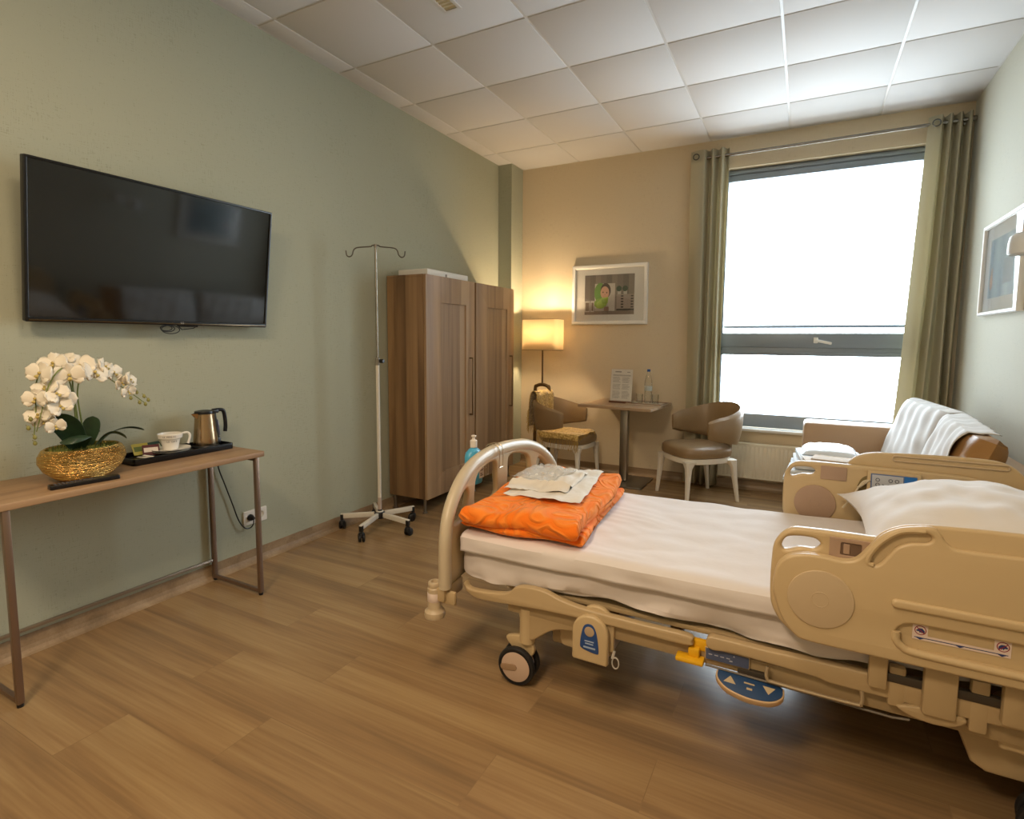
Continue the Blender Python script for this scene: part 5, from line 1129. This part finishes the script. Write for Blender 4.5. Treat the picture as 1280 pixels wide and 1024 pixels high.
def blanket():
    m = mat('orange_fleece', '#e8690f', .9, sheen=.8, bump=.0)
    nt = m.node_tree; N = nt.nodes; L = nt.links; bs = N['Principled BSDF']
    bs.inputs['Sheen Tint'].default_value = hx('#ffb070'); bs.inputs['Sheen Roughness'].default_value = .4
    tc = N.new('ShaderNodeTexCoord'); n = N.new('ShaderNodeTexNoise'); n.inputs['Scale'].default_value = 5; n.inputs['Detail'].default_value = 1.0; n.inputs['Distortion'].default_value = 1.2; L.new(tc.outputs['Object'], n.inputs[0])
    w_ = N.new('ShaderNodeMath'); w_.operation = 'PINGPONG'; w_.inputs[1].default_value = .09; L.new(n.outputs[0], w_.inputs[0])
    r = N.new('ShaderNodeMapRange'); r.inputs[1].default_value = .03; r.inputs[2].default_value = .09; L.new(w_.outputs[0], r.inputs[0])
    f_ = N.new('ShaderNodeTexNoise'); f_.inputs['Scale'].default_value = 260; L.new(tc.outputs['Object'], f_.inputs[0])
    mx = N.new('ShaderNodeMath'); mx.operation = 'MULTIPLY_ADD'; mx.inputs[1].default_value = .12; L.new(f_.outputs[0], mx.inputs[0]); L.new(r.outputs[0], mx.inputs[2])
    bp = N.new('ShaderNodeBump'); bp.inputs['Strength'].default_value = .8; bp.inputs['Distance'].default_value = .008; L.new(mx.outputs[0], bp.inputs['Height']); L.new(bp.outputs[0], bs.inputs['Normal'])
    cr = N.new('ShaderNodeMix'); cr.data_type = 'RGBA'; cr.inputs[6].default_value = hx('#f4780c'); cr.inputs[7].default_value = hx('#f88c2c'); L.new(r.outputs[0], cr.inputs[0]); L.new(cr.outputs[2], bs.inputs['Base Color'])
    # corners of the folded pile seen from above (near-left, near-right, far-right, far-left)
    cs = [Vector((1.665, -3.525, 0)), Vector((2.165, -3.50, 0)), Vector((2.085, -2.66, 0)), Vector((1.655, -2.66, 0))]
    def lay(z0, z1, ins, seed, nm):
        """thick folded layer: rounded stadium section swept from the foot board to the fold"""
        b = MB(); th = z1-z0; K = 96; NU = 70
        def f(u, k):
            a = u*2-1; e = math.sqrt(max(0, 1-max(0, (abs(a)-.93)/.07)**2)) if abs(a) < 1 else 0
            n, fz = near(k); U = .5+(u-.5)*(1-.02*0)
            V = ins+(1-2*ins)*n
            p = cs[0]*(1-U)*(1-V)+cs[1]*U*(1-V)+cs[2]*U*V+cs[3]*(1-U)*V
            p += Vector((.014*math.sin(n*8+seed)*a, .014*math.sin(u*9+seed)*(1-2*n), 0))
            z = z0+th*.5+(fz-.5)*th*(.12+.88*e)
            if fz > .6: z += nz((u*4+seed, n*6, 0), 1, .016)+.010*math.sin(u*3.0+.4)*math.sin(n*3)+nz((u*11, n*14, seed), 1, .004)
            return Vector((p.x, p.y, z))
        def near(k):
            k = k % 1.0; R = .035
            if k < .38: return R+(1-2*R)*k/.38, 1.0
            if k < .5: t = (k-.38)/.12*PI; return 1-R+R*math.sin(t), .5+.5*math.cos(t)
            if k < .88: return 1-R-(1-2*R)*(k-.5)/.38, 0.0
            t = (k-.88)/.12*PI; return R-R*math.sin(t), .5-.5*math.cos(t)
        vs = [f(i/(NU-1), k/K) for i in range(NU) for k in range(K)]
        fs = [(i*K+k, i*K+(k+1) % K, (i+1)*K+(k+1) % K, (i+1)*K+k) for i in range(NU-1) for k in range(K)]+[tuple(range(K))[::-1], tuple((NU-1)*K+k for k in range(K))]
        b.add(vs, fs, True); return b
    t = thing('folded_blanket', 'bright orange fleece blanket folded at the foot of the bed', 'blanket', (1.9, -3.09, .575))
    part('lower_fold', lay(.576, .612, .03, 1., ''), m, t, True); part('upper_fold', lay(.604, .668, .0, 3., ''), m, t, True)
blanket()
def towels():
    lm = mat('linen_cream', '#ded7ca', .85, bump=.3, bscale=30, sheen=.3)
    def cloth(cs, z, th, seed, lab, m, wr=.006, name='folded_towel', fold=.0):
        b = MB(); cs = [Vector(c+(0,)) for c in cs]
        def f(u, v, s):
            a, c = u*2-1, v*2-1; e = (max(0, 1-abs(a)**12)*max(0, 1-abs(c)**12))**.5
            p = cs[0]*(1-u)*(1-v)+cs[1]*u*(1-v)+cs[2]*u*v+cs[3]*(1-u)*v
            zz = z+th/2+s*th/2*e+nz((u*4+seed, v*5, 0), 1, wr*1.6)+nz((u*11+seed, v*9, 2), 1, wr*.6)
            if fold: zz += fold*max(0, 1-abs(v-.16-.05*math.sin(u*5))/.09)**2*(1 if s > 0 else 0)
            return Vector((p.x+nz((u*3, v*3, seed), 1, .02)*abs(c), p.y+nz((u*3, v*3, seed+5), 1, .02)*abs(a), zz))
        for s in (1, -1): b.grid(lambda u, v: f(u, v, s), 40, 36)
        bmesh.ops.remove_doubles(b.bm, verts=b.bm.verts, dist=.0003)
        return single(name, b, m, lab, 'towel' if 'towel' in name else 'bag', None)
    cloth([(1.745, -3.30), (2.085, -3.28), (2.00, -2.72), (1.70, -2.80)], .677, .012, 1., 'wide cream folded towel, lowest of the pile on the orange blanket', lm, .007)
    cloth([(1.725, -3.26), (1.99, -3.20), (1.95, -2.76), (1.69, -2.83)], .686, .016, 8., 'smaller cream folded towel with a rolled edge, on top of the wide one', lm, .009, fold=.022)
    cloth([(1.68, -3.10), (1.88, -3.12), (1.90, -2.84), (1.69, -2.80)], .706, .006, 12., 'crinkled clear plastic bag lying on the topmost cream towel', mat('clear_film', '#e4e2dc', .1, bump=.5, bscale=30, alpha=.4), .009, 'plastic_bag')
towels()
def sanitizer():
    x, y, z = 1.512, -3.165, .668
    t = thing('sanitizer_bottle', 'blue hand sanitizer pump bottle hung outside the foot board', 'bottle', (x, y, z))
    bl = mat('bottle_blue', '#4da6c9', .3)
    b = MB(); b.lathe([(0, 0), (.046, 0), (.050, .006), (.050, .125), (.045, .145), (.028, .160), (.017, .166), (0, .168)], (0, 0, 0), 32, None, .72, 1.08); part('body', b, bl, t)
    b = MB(); b.plate([rrect(-.020, .020, -.030, .030, .002)], .0015, .0005, Matrix.Translation((.0365, .012, .055)) @ basis((0, 0, 0), (0, 1, 0), (0, 0, 1))); b.mi = 1
    for k, zz in enumerate((.068, .060, .044, .036)): b.bb(.0373, .0377, 0, .016+.006*(k % 2), zz, zz+.004)
    part('bottle_label', b, (paper, ink), t)
    b = MB(); b.cyl((0, 0, .185), .0165, .036, 20, bev=.003); b.cyl((0, 0, .208), .0065, .02, 12); b.box((.004, -.004, .222), (.022, .014, .010), .004); b.cyl((.0, .0, .205), .010, .012, 14, r2=.007); part('pump', b, mat('pump_white', '#e3d8cc', .4), t)
    t = thing('bottle_holder', 'wire holder with a dark band clipped over the foot board for the blue bottle', 'holder', (x, y, z))
    b = MB()
    for dy in (.035, .068):
        b.tube(smoothc([(1.553, y+dy, .70), (1.553, y+dy, .80), (1.562, y+dy, .842), (1.592, y+dy, .853), (1.625, y+dy, .842), (1.632, y+dy, .81), (1.630, y+dy, .745)], 5, False), .0025, 6)
    b.tube([(1.630, y+.035, .745), (1.630, y+.068, .745)], .0025, 6); b.tube([(1.553, y+.035, .70), (1.553, y+.068, .70)], .0025, 6)
    b.tube([(x+.041*math.cos(a), y+.058*math.sin(a), .735) for a in [2*PI*k/28 for k in range(28)]], .003, 6, closed=True); b.tube([(1.550, y+.02, .735), (1.553, y+.05, .735)], .0025, 6)
    part('wire', b, mat('holder_wire', '#b7a88f', .3, .7), t, True)
sanitizer()
